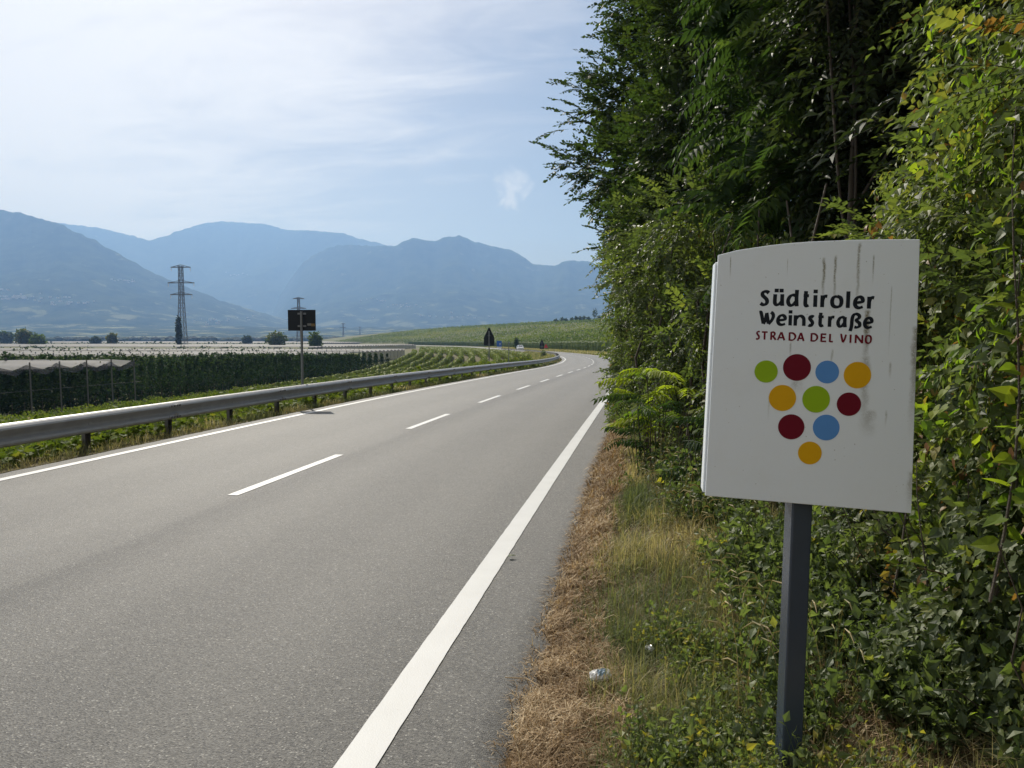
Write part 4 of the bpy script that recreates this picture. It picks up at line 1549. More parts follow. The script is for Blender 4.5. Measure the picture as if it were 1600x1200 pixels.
v, f, tt = blades(P, L, np.clip(ya * .00085, .0022, .009) * rng.uniform(.4, 2.0, n), np.clip(rng.normal(1.25, .35, n), .2, 1.7), rng, np.clip(.50 + (mound - .5) * 1.3 + rng.normal(0, .27, n), 0, 1))
tag(mesh_np('dry_grass', v, f, MAT['straw'], tint=tt), 'strip of mown dry brown grass along the asphalt edge', 'grass', kind='stuff')

n = 125000
ya = 2.0 + 16 * rng.random(n) ** 1.8
foot = np.interp(ya, [1.5, 3, 4, 5, 6.3, 8.2, 10.8, 13.5, 15.5, 18], [1.6, 1.6, 1.55, 1.45, 1.3, .95, .4, -.1, -.45, -.5])
x0 = Xc(ya) + 3.72 + dry_w(ya) * .75
xa = x0 + rng.random(n) * np.maximum(foot - x0, .08)
tuft = fnoise(np.stack([xa * 3.5, ya * 3.5, xa * 0], -1), 25, 4)
bare = (xa > .58) & (ya < 4.3) & (xa < 1.25)
keep = (rng.random(n) < (tuft * 1.9 - .25)) & ~(bare & (rng.random(n) < .6))
xa, ya, tuft = xa[keep], ya[keep], tuft[keep]
n = len(xa)
P = np.stack([xa, ya, vz(xa, ya) - .005], -1)
into = np.clip((xa - (Xc(ya) + 3.72)) / .5, 0, 1)
dryp = fnoise(np.stack([xa * 1.3, ya * .9, xa * 0], -1), 28, 3)
L = (.05 + .26 * tuft * into) * rng.uniform(.5, 1.35, n) * np.where(ya > 4.5, 1.0, .95)
v, f, tt = blades(P, L, np.clip(ya * .0009, .003, .010) * rng.uniform(.6, 1.4, n), np.clip(rng.normal(.8, .45, n), 0, 1.6), rng, np.clip(.30 + (dryp - .45) * 2.0 + rng.normal(0, .2, n), 0, 1))
tag(mesh_np('green_grass', v, f, MAT['grass'], tint=tt), 'green and straw-coloured grass between dry strip and hedge', 'grass', kind='stuff')

# pale drooping seed heads
rng = np.random.default_rng(43)
parts = []
for k in range(170):
    yk = 3.0 + 6.5 * rng.random() ** 1.2
    xk = rng.uniform(.12, .25 + .75 * (1 - (yk - 3) / 8))
    h = rng.uniform(.28, .55)
    z0 = float(vz(xk, yk))
    a = rng.random() * 6.283
    dv = np.array([math.cos(a), math.sin(a), 0])
    b0 = np.array([xk, yk, z0])
    pts = [b0, b0 + [0, 0, h * .6] + dv * .03, b0 + [0, 0, h] + dv * .09, b0 + [0, 0, h * 1.0] + dv * .14, b0 + [0, 0, h * .93] + dv * .18]
    mb = MB()
    mb.tube(pts[:3], [.0016, .0014, .0012], 3, False)
    mb.tube(pts[2:], [.0018, .0042, .0012], 4, False)
    tn = np.full(mb.n, .68 + rng.normal(0, .15))
    parts.append((np.concatenate(mb.v), [np.array(q) for q in mb.f.values()], np.clip(tn, 0, 1)))
v, f, tt = merge(parts)
tag(mesh_np('seed_grass', v, f, MAT['grass'], tint=tt), 'pale drooping grass seed heads left of the sign post', 'grass', kind='stuff')

# small-leaved weeds in front of and beside the sign post
rng = np.random.default_rng(44)


def plant_t(seed, branches=6, nl=8, leaf=.10):
    rng = np.random.default_rng(seed)
    parts = []
    for b_ in range(branches):
        a = rng.random() * 6.283
        tilt = rng.uniform(.05, .75)
        dv = np.array([math.cos(a) * math.sin(tilt), math.cos(tilt), math.sin(a) * math.sin(tilt)])
        L = rng.uniform(.55, 1.05)
        bend = rng.normal(0, .12, 3)
        cv = lambda t: dv * L * t + bend * t * t
        ts = np.sort(rng.uniform(.25, 1.0, nl))
        pos = np.array([cv(t) for t in ts])
        tip = rng.normal(0, 1, (nl, 3)) + dv * .4
        nr = rng.normal(0, .6, (nl, 3)) + np.array([0, 1.0, 0])
        parts.append(scatter(leaf_t(rng.uniform(.5, .8), .08, .14), pos, frames(tip, nr), leaf * rng.uniform(.55, 1.35, nl), rng.normal(0, .12, nl)))
        m = MB()
        m.tube([cv(t) for t in (0, .5, 1)], [.007, .005, .002], 3, False)
        parts.append((np.concatenate(m.v), [np.array(f) for f in m.f.values()], np.full(m.n, -.1)))
    return merge(parts)


SMALL = [plant_t(900 + k, 6 + k % 2, 9, .095 + .012 * k) for k in range(4)]


def weeds(name, label, n, region, hrange, seed, mat='weed', tint0=.5):
    rng = np.random.default_rng(seed)
    parts = []
    for k in range(4):
        xa, ya = region(rng, n // 4)
        m_ = len(xa)
        ax = np.stack([rng.normal(0, .38, m_), rng.normal(0, .38, m_), np.ones(m_)], -1)
        nr = rng.normal(0, 1, (m_, 3))
        nr[:, 1] -= .5
        lm = fnoise(np.stack([xa * 2.5, ya * 2.5, xa * 0], -1), seed, 3)
        sc = rng.uniform(*hrange, m_) * (.55 + .9 * lm)
        parts.append(scatter(SMALL[k], np.stack([xa, ya, vz(xa, ya) - .01], -1), frames(ax, nr), sc, np.clip(rng.normal(tint0, .15, m_), .1, .95)))
    v, f, tt = merge(parts)
    return tag(mesh_np(name, v, f, MAT[mat], tint=tt), label, 'weeds', kind='stuff')


def reg_a(rng, n):
    y = rng.uniform(2.35, 4.0, n * 3)
    x = rng.uniform(.02, .95, n * 3)
    k = (fnoise(np.stack([x * 2.2, y * 2.2, x * 0], -1), 61, 3) > .44 + .25 * np.clip(.25 - x, 0, 1)) & ~((x > .60) & (y > 2.7)) & ((x - .05) * .9 + (y - 2.4) * .1 > 0)
    return x[k][:n], y[k][:n]


weeds('leafy_weeds', 'small-leaved green weeds in front of the sign post', 580, reg_a, (.13, .29), 62, tint0=.70)


def reg_b(rng, n):
    y = rng.uniform(4.2, 9.5, n * 3)
    ft = np.interp(y, [4, 5, 6.3, 8.2, 9.5], [1.15, 1.1, .95, .68, .45])
    x = ft - np.abs(rng.normal(0, .22, n * 3))
    k = fnoise(np.stack([x * 2.2, y * 2.2, x * 0], -1), 66, 3) > .38
    return x[k][:n], y[k][:n]


weeds('leafy_weeds', 'taller green weeds at the hedge foot behind the sign', 330, reg_b, (.25, .55), 63, tint0=.45)


def reg_c(rng, n):
    y = rng.uniform(2.9, 5.2, n * 3)
    x = rng.uniform(.62, 1.45, n * 3)
    k = (fnoise(np.stack([x * 2.2, y * 2.2, x * 0], -1), 68, 3) > .40) & ~((x < .95) & (y < 3.75) & (y > 2.8) & (x > .70))
    return x[k][:n], y[k][:n]


weeds('leafy_weeds', 'dense low weeds between the sign post and the brambles', 760, reg_c, (.20, .48), 64, tint0=.5)

# ------------------------------------------------------------------ leaf sprays and crowns
ELM = [spray_t(20, 1.0, .165, quad_t(.72), np.random.default_rng(400 + k), droop=.25, tw=.006) for k in range(5)]
ELM1 = [spray_t(22, 1.0, .16, quad_t(.75), np.random.default_rng(410 + k), droop=.38, tw=.004) for k in range(3)]
MIDS = [spray_t(16, 1.0, .17, leaf_t(.5), np.random.default_rng(420 + k), droop=.35) for k in range(4)]
PIN = [pinnate_t(9, 1.0, np.random.default_rng(430 + k), .35 + .12 * k) for k in range(4)]


def crown(ells, n, tpls, size, seed, tint0=.45, hole=.42, up=.25, gf=.9, tvar=.12, hang=0.0):
    rng = np.random.default_rng(seed)
    vol = np.array([e[1][0] * e[1][1] * e[1][2] for e in ells]) ** .75
    which = rng.choice(len(ells), n, p=vol / vol.sum())
    C_ = np.array([e[0] for e in ells], float)[which]
    Rr = np.array([e[1] for e in ells], float)[which]
    d = unit(rng.normal(0, 1, (n, 3)))
    r_ = rng.random(n) ** .30
    P = C_ + d * Rr * r_[:, None]
    g_ = fnoise(P * gf, seed, 3)
    keep = (g_ > hole) & (P[:, 2] > gz(P[:, 0], P[:, 1]) + .3)
    P, d, g_ = P[keep], d[keep], g_[keep]
    k = len(P)
    ax = d * .9 + rng.normal(0, .45, (k, 3))
    ax[:, 2] += up - hang
    nr = rng.normal(0, .35, (k, 3)) + np.array([0, 0, 1.0]) + d * .3
    sc = size * rng.uniform(.65, 1.3, k)
    parts = []
    idx = rng.integers(0, len(tpls), k)
    tn = np.clip(tint0 + (g_ - .5) * .8 + rng.normal(0, tvar, k), .08, 1)
    for j in range(len(tpls)):
        q = idx == j
        if q.any():
            parts.append(scatter(tpls[j], P[q], frames(ax[q], nr[q]), sc[q], tn[q]))
    return parts


# ------------------------------------------------------------------ hedge and creeper walls on the right
FOOT = np.array([(1.50, -4.0), (1.42, 1.2), (1.42, 3), (1.42, 4.2), (1.62, 5.0), (1.45, 5.9), (1.10, 7.2), (.70, 8.6), (.18, 10.8), (-.30, 13.2), (-.62, 15.4), (-.70, 18), (-.55, 21), (-.40, 26), (-.25, 34), (-.2, 44)], float)
_sl = np.concatenate([[0], np.cumsum(np.hypot(*np.diff(FOOT, axis=0).T))])


def leaf_wall(n, s0, s1, Hs, leaf, tpl, seed, bulge=.35, lean=.25, depth=.35, tint0=.45, tvar=.2, hole=.36, gfreq=1.3, zpow=1.0):
    rng = np.random.default_rng(seed)
    s = rng.uniform(s0, s1, n)
    fx, fy = np.interp(s, _sl, FOOT[:, 0]), np.interp(s, _sl, FOOT[:, 1])
    tx, ty = np.interp(s + .3, _sl, FOOT[:, 0]) - fx, np.interp(s + .3, _sl, FOOT[:, 1]) - fy
    tl = np.hypot(tx, ty) + 1e-6
    ox, oy = -ty / tl, tx / tl
    H = np.interp(s, Hs[0], Hs[1])
    q = rng.random(n) ** zpow
    h = q * H
    lm = fnoise(np.stack([s * gfreq, h * gfreq, s * 0], -1), seed, 4)
    lm2 = fnoise(np.stack([s * gfreq * 2.7, h * gfreq * 2.7, s * 0 + 5], -1), seed + 4, 3)
    off = bulge * (lm - .5) * 2.2 + .22 * (lm2 - .5) - lean * q * H * .25 - rng.exponential(depth, n)
    keep = (lm * .6 + lm2 * .4) > hole
    x, y = fx + ox * off, fy + oy * off
    z = gz(fx, fy) + h + .02
    P = np.stack([x, y, z], -1)[keep]
    m_ = len(P)
    nr = np.stack([ox, oy, np.full(n, .55)], -1)[keep] + rng.normal(0, .45, (m_, 3))
    tip = np.stack([ox * .3, oy * .3, np.full(n, -.8)], -1)[keep] + rng.normal(0, .5, (m_, 3))
    return scatter(tpl, P, frames(tip, nr), leaf * rng.uniform(.55, 1.3, m_), np.clip(tint0 + (lm[keep] - .5) * .5 + rng.normal(0, tvar, m_), .06, 1))


def stems(name, parent, pairs, mat, rng):
    mb = MB()
    for a, c, r0, r1 in pairs:
        a, c = np.array(a, float), np.array(c, float)
        k = 6
        off = rng.normal(0, .06, (k, 3)) * np.linalg.norm(c - a) * .5
        off[0] = off[-1] = 0
        mb.tube([a + (c - a) * t + off[i] for i, t in enumerate(np.linspace(0, 1, k))], np.linspace(r0, r1, k), 5, False)
    return mb.build(name, mat, parent, smoothf=True)


rng = np.random.default_rng(71)
S = lambda yv: float(np.interp(yv, FOOT[:, 1], _sl))
hedge = thing('creeper_hedge', 'dark ivy-covered hedge between asphalt edge and tree foot', 'hedge', (0, 0, 0))
def inset(d):
    FOOT[:, 0] += d


inset(.22)
pr = [leaf_wall(30000, S(6.4), S(11.5), ([S(6.4), S(8), S(11.5)], [1.3, 2.6, 3.3]), .070, LF, 72, .50, .35, .24, .45, gfreq=.85),
      leaf_wall(34000, S(11.0), S(17.5), ([S(11), S(14), S(17.5)], [3.2, 3.6, 4.2]), .078, LF, 73, .45, .22, .24, .42, gfreq=.8),
      leaf_wall(9000, S(17), S(44), ([S(17), S(44)], [4.4, 3.6]), .20, QD, 74, .35, .2, .3, .4, zpow=.9)]
inset(-.22)
LUMP = [spray_t(15, 1.0, .20, leaf_t(.6), np.random.default_rng(440 + k), droop=.4, tw=.006) for k in range(4)]
HB = [((.02, 16.6, 1.0), (.62, 1.1, .9)), ((-.1, 15.2, 2.5), (.6, .9, .7)), ((.28, 13.6, 1.1), (.55, .8, .8)), ((.30, 12.6, 2.7), (.6, .9, .7)), ((.62, 11.2, 1.5), (.5, .7, .7)), ((.75, 10.6, 3.2), (.6, .9, .7)), ((1.0, 9.2, 1.9), (.45, .6, .6)), ((1.3, 8.0, 1.2), (.45, .6, .55)), ((1.45, 7.0, 1.7), (.4, .6, .5)), ((-.2, 17.6, 3.4), (.6, 1.0, .8)), ((1.6, 6.3, .9), (.4, .5, .5)), ((.1, 14.4, 3.7), (.6, .8, .6))]
pr += crown(HB, 2600, LUMP, .40, 75, .36, .36, .1, 1.6, .16, .2)
v, f, tt = merge(pr)
mesh_np('ivy', v, f, MAT['ivy'], hedge, tint=tt)
stems('stems', hedge, [((np.interp(s, _sl, FOOT[:, 0]) + .35, np.interp(s, _sl, FOOT[:, 1]), .2), (np.interp(s, _sl, FOOT[:, 0]) + .45, np.interp(s, _sl, FOOT[:, 1]) + rng.normal(0, .3), 3.0), .025, .01) for s in np.linspace(S(7), S(17), 16)], MAT['bark'], rng)

thick = thing('creeper_thicket', 'tall creeper-draped thicket filling the picture edge right of the sign', 'thicket', (0, 0, 0))
TH = ([S(1.3), S(3.0), S(3.6), S(4.2), S(5.3)], [3.9, 3.3, 2.8, 2.45, 2.1])
LUMP2 = [spray_t(18, 1.0, .15, leaf_t(.62), np.random.default_rng(450 + k), droop=.3, tw=.006) for k in range(4)]
TB = [((1.42, 4.3, .75), (.30, .4, .35)), ((1.50, 4.5, 1.5), (.32, .4, .4)), ((1.58, 4.6, 2.1), (.35, .4, .35)), ((1.50, 3.8, 1.15), (.30, .35, .35)), ((1.62, 3.7, 2.3), (.32, .4, .4)), ((1.48, 3.3, .55), (.28, .3, .35)), ((1.52, 3.2, 1.7), (.28, .35, .4)), ((1.55, 3.0, 2.7), (.3, .35, .4)), ((1.75, 4.9, 1.2), (.4, .4, .6))]
pr = [leaf_wall(26000, S(1.3), S(5.3), TH, .042, LF, 81, .46, .10, .26, .5, .2, .38, 1.3),
      leaf_wall(9000, S(1.3), S(5.0), TH, .046, HRT, 82, .46, .10, .20, .55, .22, .42, 1.5),
      leaf_wall(3200, S(1.6), S(4.8), TH, .042, LOB, 83, .36, .0, .14, .5, .25, .42, 1.5)]
pr.append(leaf_wall(12000, S(-3.8), S(1.5), ([S(-3.8), S(1.5)], [3.4, 3.8]), .055, LF, 89, .40, .10, .22, .5, .2, .36, 1.3))
pr += crown(TB, 1300, LUMP2, .30, 88, .5, .30, .1, 2.5, .2, .1)
v, f, tt = merge(pr)
mesh_np('leaves', v, f, MAT['ivy'], thick, tint=tt)
v, f, tt = merge([leaf_wall(3000, S(2.4), S(5.0), TH, .042, HRT, 84, .40, .0, .05, .6, .2, .47, 1.7), leaf_wall(2400, S(2.2), S(5.0), TH, .042, LF, 87, .40, .0, .05, .5, .2, .5, 1.4)])
mesh_np('young_leaves', v, f, MAT['fresh'], thick, tint=tt)
pairs = []
for k in range(26):
    yk = rng.uniform(2.4, 5.2)
    z0 = rng.uniform(0, 1.6)
    pairs.append(((1.55 + rng.normal(0, .1), yk, z0), (1.5 + rng.normal(0, .22), yk + rng.normal(0, .7), z0 + rng.uniform(.3, 1.1)), rng.uniform(.002, .006), .0015))
stems('stems', thick, pairs, MAT['bark'], rng)

# brambles spilling from the thicket foot
bram = thing('bramble_bush', 'low bramble bush spilling over the ground right of the sign post', 'bramble', (0, 0, 0))
rng = np.random.default_rng(85)
n = 11000
ya = rng.uniform(2.3, 5.6, n)
h = rng.random(n) ** .8 * 1.15
lm = fnoise(np.stack([ya * 2.0, h * 2.0, h * 0], -1), 86, 3)
xa = 1.46 - (1 - h / 1.2) * .42 * (.4 + lm) - .10 * (lm - .5) + rng.exponential(.10, n)
xa += np.where(ya < 3.3, (3.3 - ya) * .06, 0)
keep = lm > .40
P = np.stack([xa, ya, gz(np.minimum(xa, 1.2), ya) + h * (.5 + .8 * lm)], -1)[keep]
n = len(P)
nr = np.stack([np.full(n, -.7), np.full(n, -.35), np.full(n, .8)], -1) + rng.normal(0, .4, (n, 3))
tip = np.stack([np.full(n, -.4), np.full(n, -.2), np.full(n, -.5)], -1) + rng.normal(0, .6, (n, 3))
h2 = n // 2
a = scatter(HRT, P[:h2], frames(tip[:h2], nr[:h2]), .042 * rng.uniform(.5, 1.4, h2), np.clip(rng.normal(.42, .2, h2), .06, 1))
c = scatter(leaf_t(.66, .1, .12), P[h2:], frames(tip[h2:], nr[h2:]), .046 * rng.uniform(.5, 1.4, n - h2), np.clip(rng.normal(.42, .2, n - h2), .06, 1))
v, f, tt = merge([a, c])
mesh_np('leaves', v, f, MAT['ivy'], bram, tint=tt)
pairs = []
for k in range(34):
    yk = rng.uniform(2.5, 5)
    pairs.append(((1.45, yk, rng.uniform(.0, .3)), (1.10 + rng.normal(0, .12), yk - rng.uniform(0, .5), rng.uniform(.1, 1.1)), .004, .002))
pairs.append(((1.55, 3.6, .35), (.86, 3.75, 1.06), .004, .003))
stems('canes', bram, pairs, MAT['bark'], rng)
stems('dry_cane', bram, [((1.52, 3.2, .62), (1.06, 3.05, .78), .003, .0025)], MAT['straw'], rng)


def shoot(name, label, cat, base, tip_, nl, leaf, seed, tint0=.6, tpl=HRT):
    rng = np.random.default_rng(seed)
    t = thing(name, label, cat, base)
    base, tip_ = np.array(base, float), np.array(tip_, float) - np.array(base, float)
    cv = lambda q: tip_ * q + np.array([.03 * math.sin(q * 5), .02 * math.sin(q * 4 + 1), 0]) * np.linalg.norm(tip_)
    mb = MB()
    mb.tube([cv(q) for q in np.linspace(0, 1, 8)], np.linspace(.006, .0018, 8), 5, False)
    mb.build('stem', MAT['bark'], t)
    qs = np.linspace(.12, 1, nl)
    pos = np.array([cv(q) for q in qs])
    sg = np.where(np.arange(nl) % 2, 1.0, -1.0)
    tp = np.stack([sg * .95 + rng.normal(0, .2, nl), rng.normal(-.2, .35, nl), rng.normal(-.05, .35, nl)], -1)
    nr = np.stack([rng.normal(0, .3, nl), rng.normal(-.55, .3, nl), np.full(nl, .85)], -1)
    pos = pos + unit(tp) * leaf * .22
    v, f, tt = scatter(tpl, pos, frames(tp, nr), leaf * np.interp(qs, [0, .6, 1], [1.0, 1.0, .45]) * rng.uniform(.8, 1.2, nl), np.clip(rng.normal(tint0, .15, nl), .1, 1))
    mesh_np('leaves', v, f, MAT['fresh'], t, tint=tt)
    return t


shoot('mulberry_shoot', 'bright yellow-green leafy shoot rising above the sign corner', 'sapling', (1.20, 2.75, .75), (1.243, 2.75, 2.40), 30, .066, 91, .85)
shoot('mulberry_shoot', 'shorter bright leafy shoot right of the tallest yellow-green shoot', 'sapling', (1.30, 2.95, .7), (1.36, 2.95, 2.0), 22, .062, 92, .6)
shoot('mulberry_shoot', 'bright leafy shoot close behind the right edge of the sign', 'sapling', (1.16, 3.6, .5), (1.18, 3.6, 1.75), 24, .055, 93, .75)
shoot('mulberry_shoot', 'low bright leafy shoot right of the lower sign corner', 'sapling', (1.18, 3.3, .25), (1.15, 3.3, 1.15), 18, .050, 94, .8)

# ------------------------------------------------------------------ tree limbs
def limbs(parent, base, top, ells, r0, seed, per=5):
    rng = np.random.default_rng(seed)
    base, top = np.array(base, float), np.array(top, float)
    k = 9
    tr = [base + (top - base) * t + np.array([math.sin(t * 6 + seed), math.cos(t * 5 + seed), 0]) * .10 * t for t in np.linspace(0, 1, k)]
    mb = MB()
    mb.tube(tr, np.linspace(r0, r0 * .25, k), 9)
    mb.build('trunk', MAT['bark'], parent, smoothf=True)
    for c, r_ in ells:
        for j in range(per):
            q = rng.integers(2, k - 1)
            a = tr[q]
            e = np.array(c) + rng.normal(0, .5, 3) * np.array(r_) * .8
            e[2] = max(e[2], a[2] + .1)
            mid = (a + e) / 2 + np.array([0, 0, -.12]) * np.linalg.norm(e - a) + rng.normal(0, .1, 3)
            mb = MB()
            mb.tube(catmull([a, mid, e], 4), np.linspace(r0 * .32, .012, 9), 5, False)
            mb.build('limb', MAT['bark'], parent, smoothf=True)


elm = thing('elm_tree', 'small-leaved tree with feathery shoots overhanging the road against the sky', 'tree', (0, 0, 0))
E1 = [((.9, 19.5, 5.9), (2.5, 2.4, 1.25)), ((1.3, 19.8, 7.9), (2.5, 2.4, 1.5)), ((1.5, 20, 10.3), (2.3, 2.4, 1.9)), ((1.2, 19.0, 4.2), (1.75, 2.4, 1.3)), ((1.7, 20, 12.8), (2.2, 2.2, 2.0)), ((1.0, 17.4, 5.0), (1.5, 1.6, 2.6)), ((1.1, 15.0, 5.6), (1.1, 1.3, 1.5)), ((1.3, 14.6, 7.8), (1.2, 1.4, 1.6)), ((.5, 15.6, 3.9), (.9, 1.2, .9)), ((-.75, 19.3, 6.1), (1.05, 1.0, .55)), ((-.6, 19.5, 7.4), (.85, 1.0, .6))]
parts = crown(E1, 11500, ELM, .60, 501, .40, .43, .2, .75)
rng = np.random.default_rng(502)
sh = []
for c, n in (((-1.5, 19.3, 6.0), 10), ((-1.3, 19.4, 6.6), 9), ((-1.3, 19.5, 7.5), 8), ((-1.1, 19.6, 8.1), 7), ((-.7, 19.8, 8.4), 8), ((-.35, 19.8, 9.2), 7), ((-.35, 19.6, 10.6), 7), ((-.45, 18.6, 4.7), 8), ((-.45, 18.2, 3.8), 6)):
    for j in range(n):
        sh.append((np.array(c) + rng.normal(0, .28, 3), np.array([-1.0, rng.normal(0, .35), rng.normal(.55, .3)]), rng.uniform(.4, 1.0)))
P = np.array([a[0] for a in sh])
A = np.array([a[1] for a in sh])
Q = np.array([a[2] for a in sh])
for j in range(3):
    parts.append(scatter(ELM1[j], P[j::3], frames(A[j::3], np.tile([[0.1, -.2, 1.0]], (len(P[j::3]), 1))), Q[j::3], np.full(len(P[j::3]), .42)))
v, f, tt = merge(parts)
mesh_np('crown', v, f, MAT['elm'], elm, tint=tt)
limbs(elm, (1.7, 20, 1.2), (1.5, 20, 12.0), E1, .17, 7, 3)

heaven = thing('tree_of_heaven', 'tree with long drooping feathered leaves above the sign', 'tree', (0, 0, 0))
E2 = [((1.85, 9.6, 4.5), (.85, 1.2, 1.2)), ((2.1, 9.8, 6.2), (1.1, 1.3, 1.3)), ((1.45, 9.0, 3.1), (.55, .8, .7)), ((2.4, 9.4, 7.8), (1.4, 1.3, 1.2)), ((2.2, 8.6, 3.9), (.7, .8, 1.1)), ((1.5, 9.2, 5.6), (.5, .7, .6))]
parts = crown(E2, 1150, PIN, .70, 511, .45, .38, .15, 1.1, .16, .15)
v, f, tt = merge(parts)
mesh_np('crown', v, f, MAT['heaven'], heaven, tint=tt)
limbs(heaven, (2.45, 9.8, 1.2), (2.2, 9.6, 8.0), E2, .075, 8, 3)

shade = thing('shaded_tree', 'dark shaded tree with a leaning thin trunk behind the sign top', 'tree', (0, 0, 0))
E3 = [((2.6, 7.6, 5.6), (1.3, 1.5, 1.5)), ((2.6, 8.3, 3.9), (1.1, 1.4, 1.3)), ((3.2, 7.4, 2.9), (1.1, 1.5, 1.2)), ((2.0, 7.2, 4.9), (.7, .9, .9))]
v, f, tt = merge(crown(E3, 2900, MIDS, .58, 521, .45, .33, .1, 1.0))
mesh_np('crown', v, f, MAT['dark'], shade, tint=tt)
limbs(shade, (2.05, 7.4, .9), (1.75, 7.1, 4.6), E3, .045, 9, 3)

back = thing('bank_tree', 'broad dark tree closing the view on the bank above the thicket', 'tree', (0, 0, 0))
E4 = [((4.0, 9.5, 5.5), (2.2, 3.0, 3.5)), ((3.3, 13.5, 6.5), (2.6, 3.5, 4.5)), ((3.6, 6.6, 4.2), (1.6, 1.8, 2.4)), ((3.0, 5.2, 5.2), (1.3, 1.4, 1.4)), ((2.2, 13.5, 9.5), (2.0, 2.5, 2.5))]
v, f, tt = merge(crown(E4, 5200, MIDS, .80, 531, .3, .30, .1, .7))
mesh_np('crown', v, f, MAT['dark'], back, tint=tt)
limbs(back, (4.2, 9.8, 2.2), (3.6, 10.2, 9.0), E4, .16, 10, 3)

draped = thing('draped_tree', 'creeper-draped tree leaning in at the upper right picture corner', 'tree', (0, 0, 0))
E5 = [((2.75, 5.9, 4.6), (.85, 1.0, .9)), ((2.45, 5.4, 3.7), (.55, .8, .6)), ((2.9, 6.2, 3.2), (.7, .8, .8)), ((2.2, 4.6, 3.6), (.40, .5, .5))]
v, f, tt = merge(crown(E5, 1300, MIDS, .42, 541, .42, .36, -.2, 1.6, .2, .5))
mesh_np('crown', v, f, MAT['ivy'], draped, tint=tt)
limbs(draped, (2.8, 6.0, .9), (2.5, 5.6, 4.6), E5, .05, 11, 3)


def seedling(label, base, n, L, seed, tint0, mat='fresh', spreadv=.25):
    rng = np.random.default_rng(seed)
    t = thing('ailanthus_seedling', label, 'sapling', base)
    P, A, S_ = [], [], []
    mb = MB()
    for k in range(n):
        z = rng.uniform(.25, 1.0)
        a = rng.uniform(2.3, 5.6)
        P.append((float(np.clip(rng.normal(0, spreadv), -.28, .4)), rng.normal(0, spreadv), z))
        A.append((math.cos(a), math.sin(a), rng.uniform(.0, .5)))
        S_.append(L * rng.uniform(.6, 1.2))
        mb.tube([(P[-1][0] * .5, P[-1][1] * .5, -.1), P[-1]], [.007, .003], 4, False)
    P, A, S_ = np.array(P), np.array(A), np.array(S_)
    parts = [scatter(PIN[j], P[j::4], frames(A[j::4], np.tile([[0, -.3, 1.0]], (len(P[j::4]), 1))), S_[j::4], np.clip(rng.normal(tint0, .15, len(P[j::4])), .1, 1)) for j in range(4)]
    v, f, tt = merge(parts)
    mesh_np('leaves', v, f, MAT[mat], t, tint=tt)
    mb.build('stem', MAT['bark'], t)
    return t


seedling('bright green feather-leaved sapling at the hedge foot left of the sign', (.25, 9.9, .25), 26, .54, 601, .95)
seedling('darker feather-leaved sapling low under the bright one by the verge', (.15, 9.2, -.05), 18, .42, 602, .5, 'heaven', .3)
seedling('feather-leaved sapling half hidden behind the left edge of the sign', (.72, 7.6, .0), 14, .42, 603, .45, 'heaven', .22)

# ------------------------------------------------------------------ litter on the verge
MAT['can'] = plain('crumpled_wrapper', (.62, .62, .62), .3, .1, .2, 40)
MAT['canblue'] = plain('wrapper_print', (.16, .24, .32), .35, 0, .5, 60)
t = thing('crushed_pack', 'crushed white and blue drink pack lying in the dry grass', 'litter', (-.1586, 3.46, .088), R(12))
t.scale = (1.2, 1.2, 1.2)
mb = MB()
pts = []
for i in range(9):
    a = -.042 + .084 * i / 8
    for j in range(7):
        c = -.024 + .048 * j / 6
        ed = max(abs(a) / .042, abs(c) / .024)
        pts.append((a * (1 - .10 * (abs(c) / .024) ** 3), c * (1 - .15 * (abs(a) / .042) ** 4), .016 * (1 - ed ** 3) + .003 * math.sin(i * 2.3 + j * 1.7)))
bot = [(p[0], p[1], -.012) for p in pts]
F = []
for i in range(8):
    for j in range(6):
        q = i * 7 + j
        F.append((q, q + 7, q + 8, q + 1))
rim = [i * 7 for i in range(9)] + [56 + j for j in range(1, 7)] + [i * 7 + 6 for i in range(7, -1, -1)] + [j for j in range(5, 0, -1)]
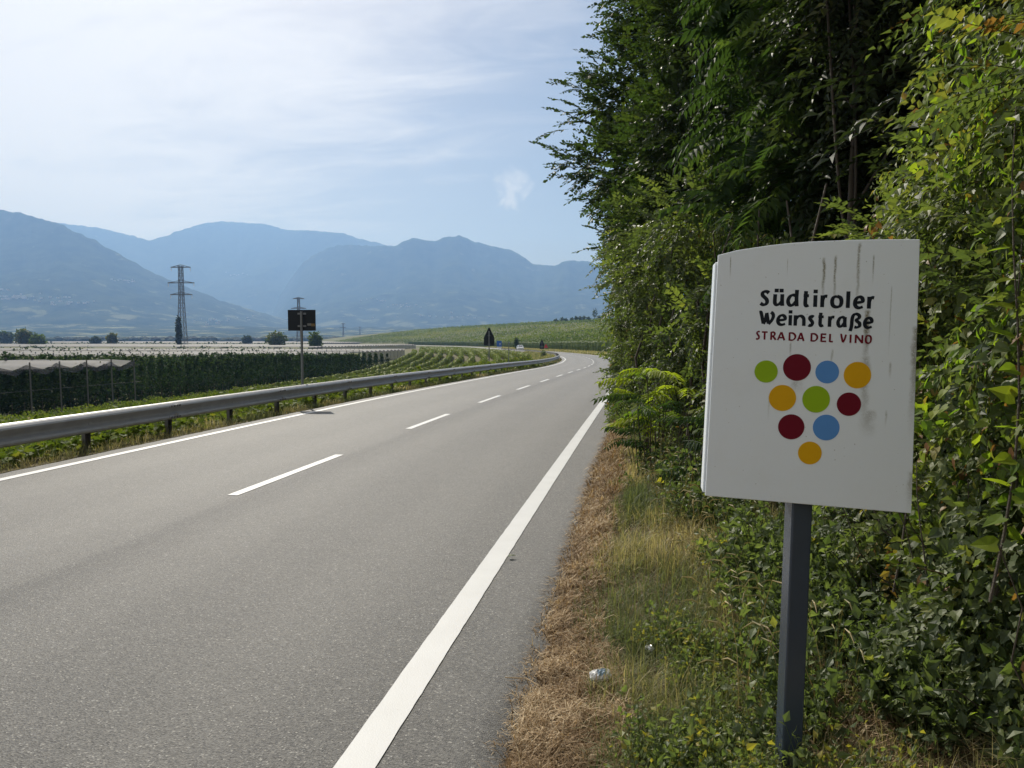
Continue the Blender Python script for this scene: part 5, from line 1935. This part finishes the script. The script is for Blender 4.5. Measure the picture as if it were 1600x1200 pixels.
for k in range(len(rim)):
    a, c = rim[k], rim[(k + 1) % len(rim)]
    F.append((a, c, c + 63, a + 63)[::-1])
F.append(tuple(63 + q for q in rim))
mb.add(pts + bot, F)
o = mb.build('shell', MAT['can'], t)
o.rotation_euler = (R(24), R(-6), 0)
mb = MB()
V = []
for i in range(3, 7):
    for j in range(1, 6):
        p = pts[i * 7 + j]
        V.append((p[0], p[1], p[2] + .0012))
mb.add(V, [(a * 5 + c, a * 5 + c + 5, a * 5 + c + 6, a * 5 + c + 1) for a in range(3) for c in range(4)])
p2 = mb.build('print', MAT['canblue'], t)
p2.rotation_euler = (R(24), R(-6), 0)

t = thing('crumpled_paper', 'small crumpled pale scrap in the grass beyond the crushed pack', 'litter', (.0738, 3.836, .075))
bm = bmesh.new()
bmesh.ops.create_icosphere(bm, subdivisions=2, radius=.022)
for v_ in bm.verts:
    v_.co *= .6 + .8 * random.random()
    v_.co.z *= .6
me = bpy.data.meshes.new('scrap')
bm.to_mesh(me)
bm.free()
me.materials.append(MAT['can'])
link('scrap', me, t)

v, f, tt = scatter(HRT, np.array([[0, 0, .0]]), frames(np.array([[1.0, .2, .15]]), np.array([[.1, 0, 1.0]])), np.array([.055]), np.array([.3]))
o = mesh_np('fallen_leaf', v, f, MAT['weed'], tint=tt)
o.location = (-.95, 5.55, .012)
tag(o, 'single green leaf lying on the asphalt right of the white line', 'leaf')
for k, (a, c, lab) in enumerate([((-.62, 3.52, .012), (-.44, 3.42, .03), 'pale dry stalk sticking out over the asphalt edge'), ((-.16, 3.38, .07), (.02, 3.05, .05), 'pale dry stalk in the grass just below the crushed pack')]):
    mb = MB()
    a, c = np.array(a), np.array(c)
    mb.tube([a, a * .5 + c * .5 + [.02, .01, .012], c], [.003, .004, .003], 5)
    o = mb.build('dry_stalk', MAT['straw'])
    at_ = o.data.attributes.new('tint', 'FLOAT', 'POINT')
    at_.data.foreach_set('value', np.full(len(o.data.vertices), .9, np.float32))
    tag(o, lab, 'stalk')
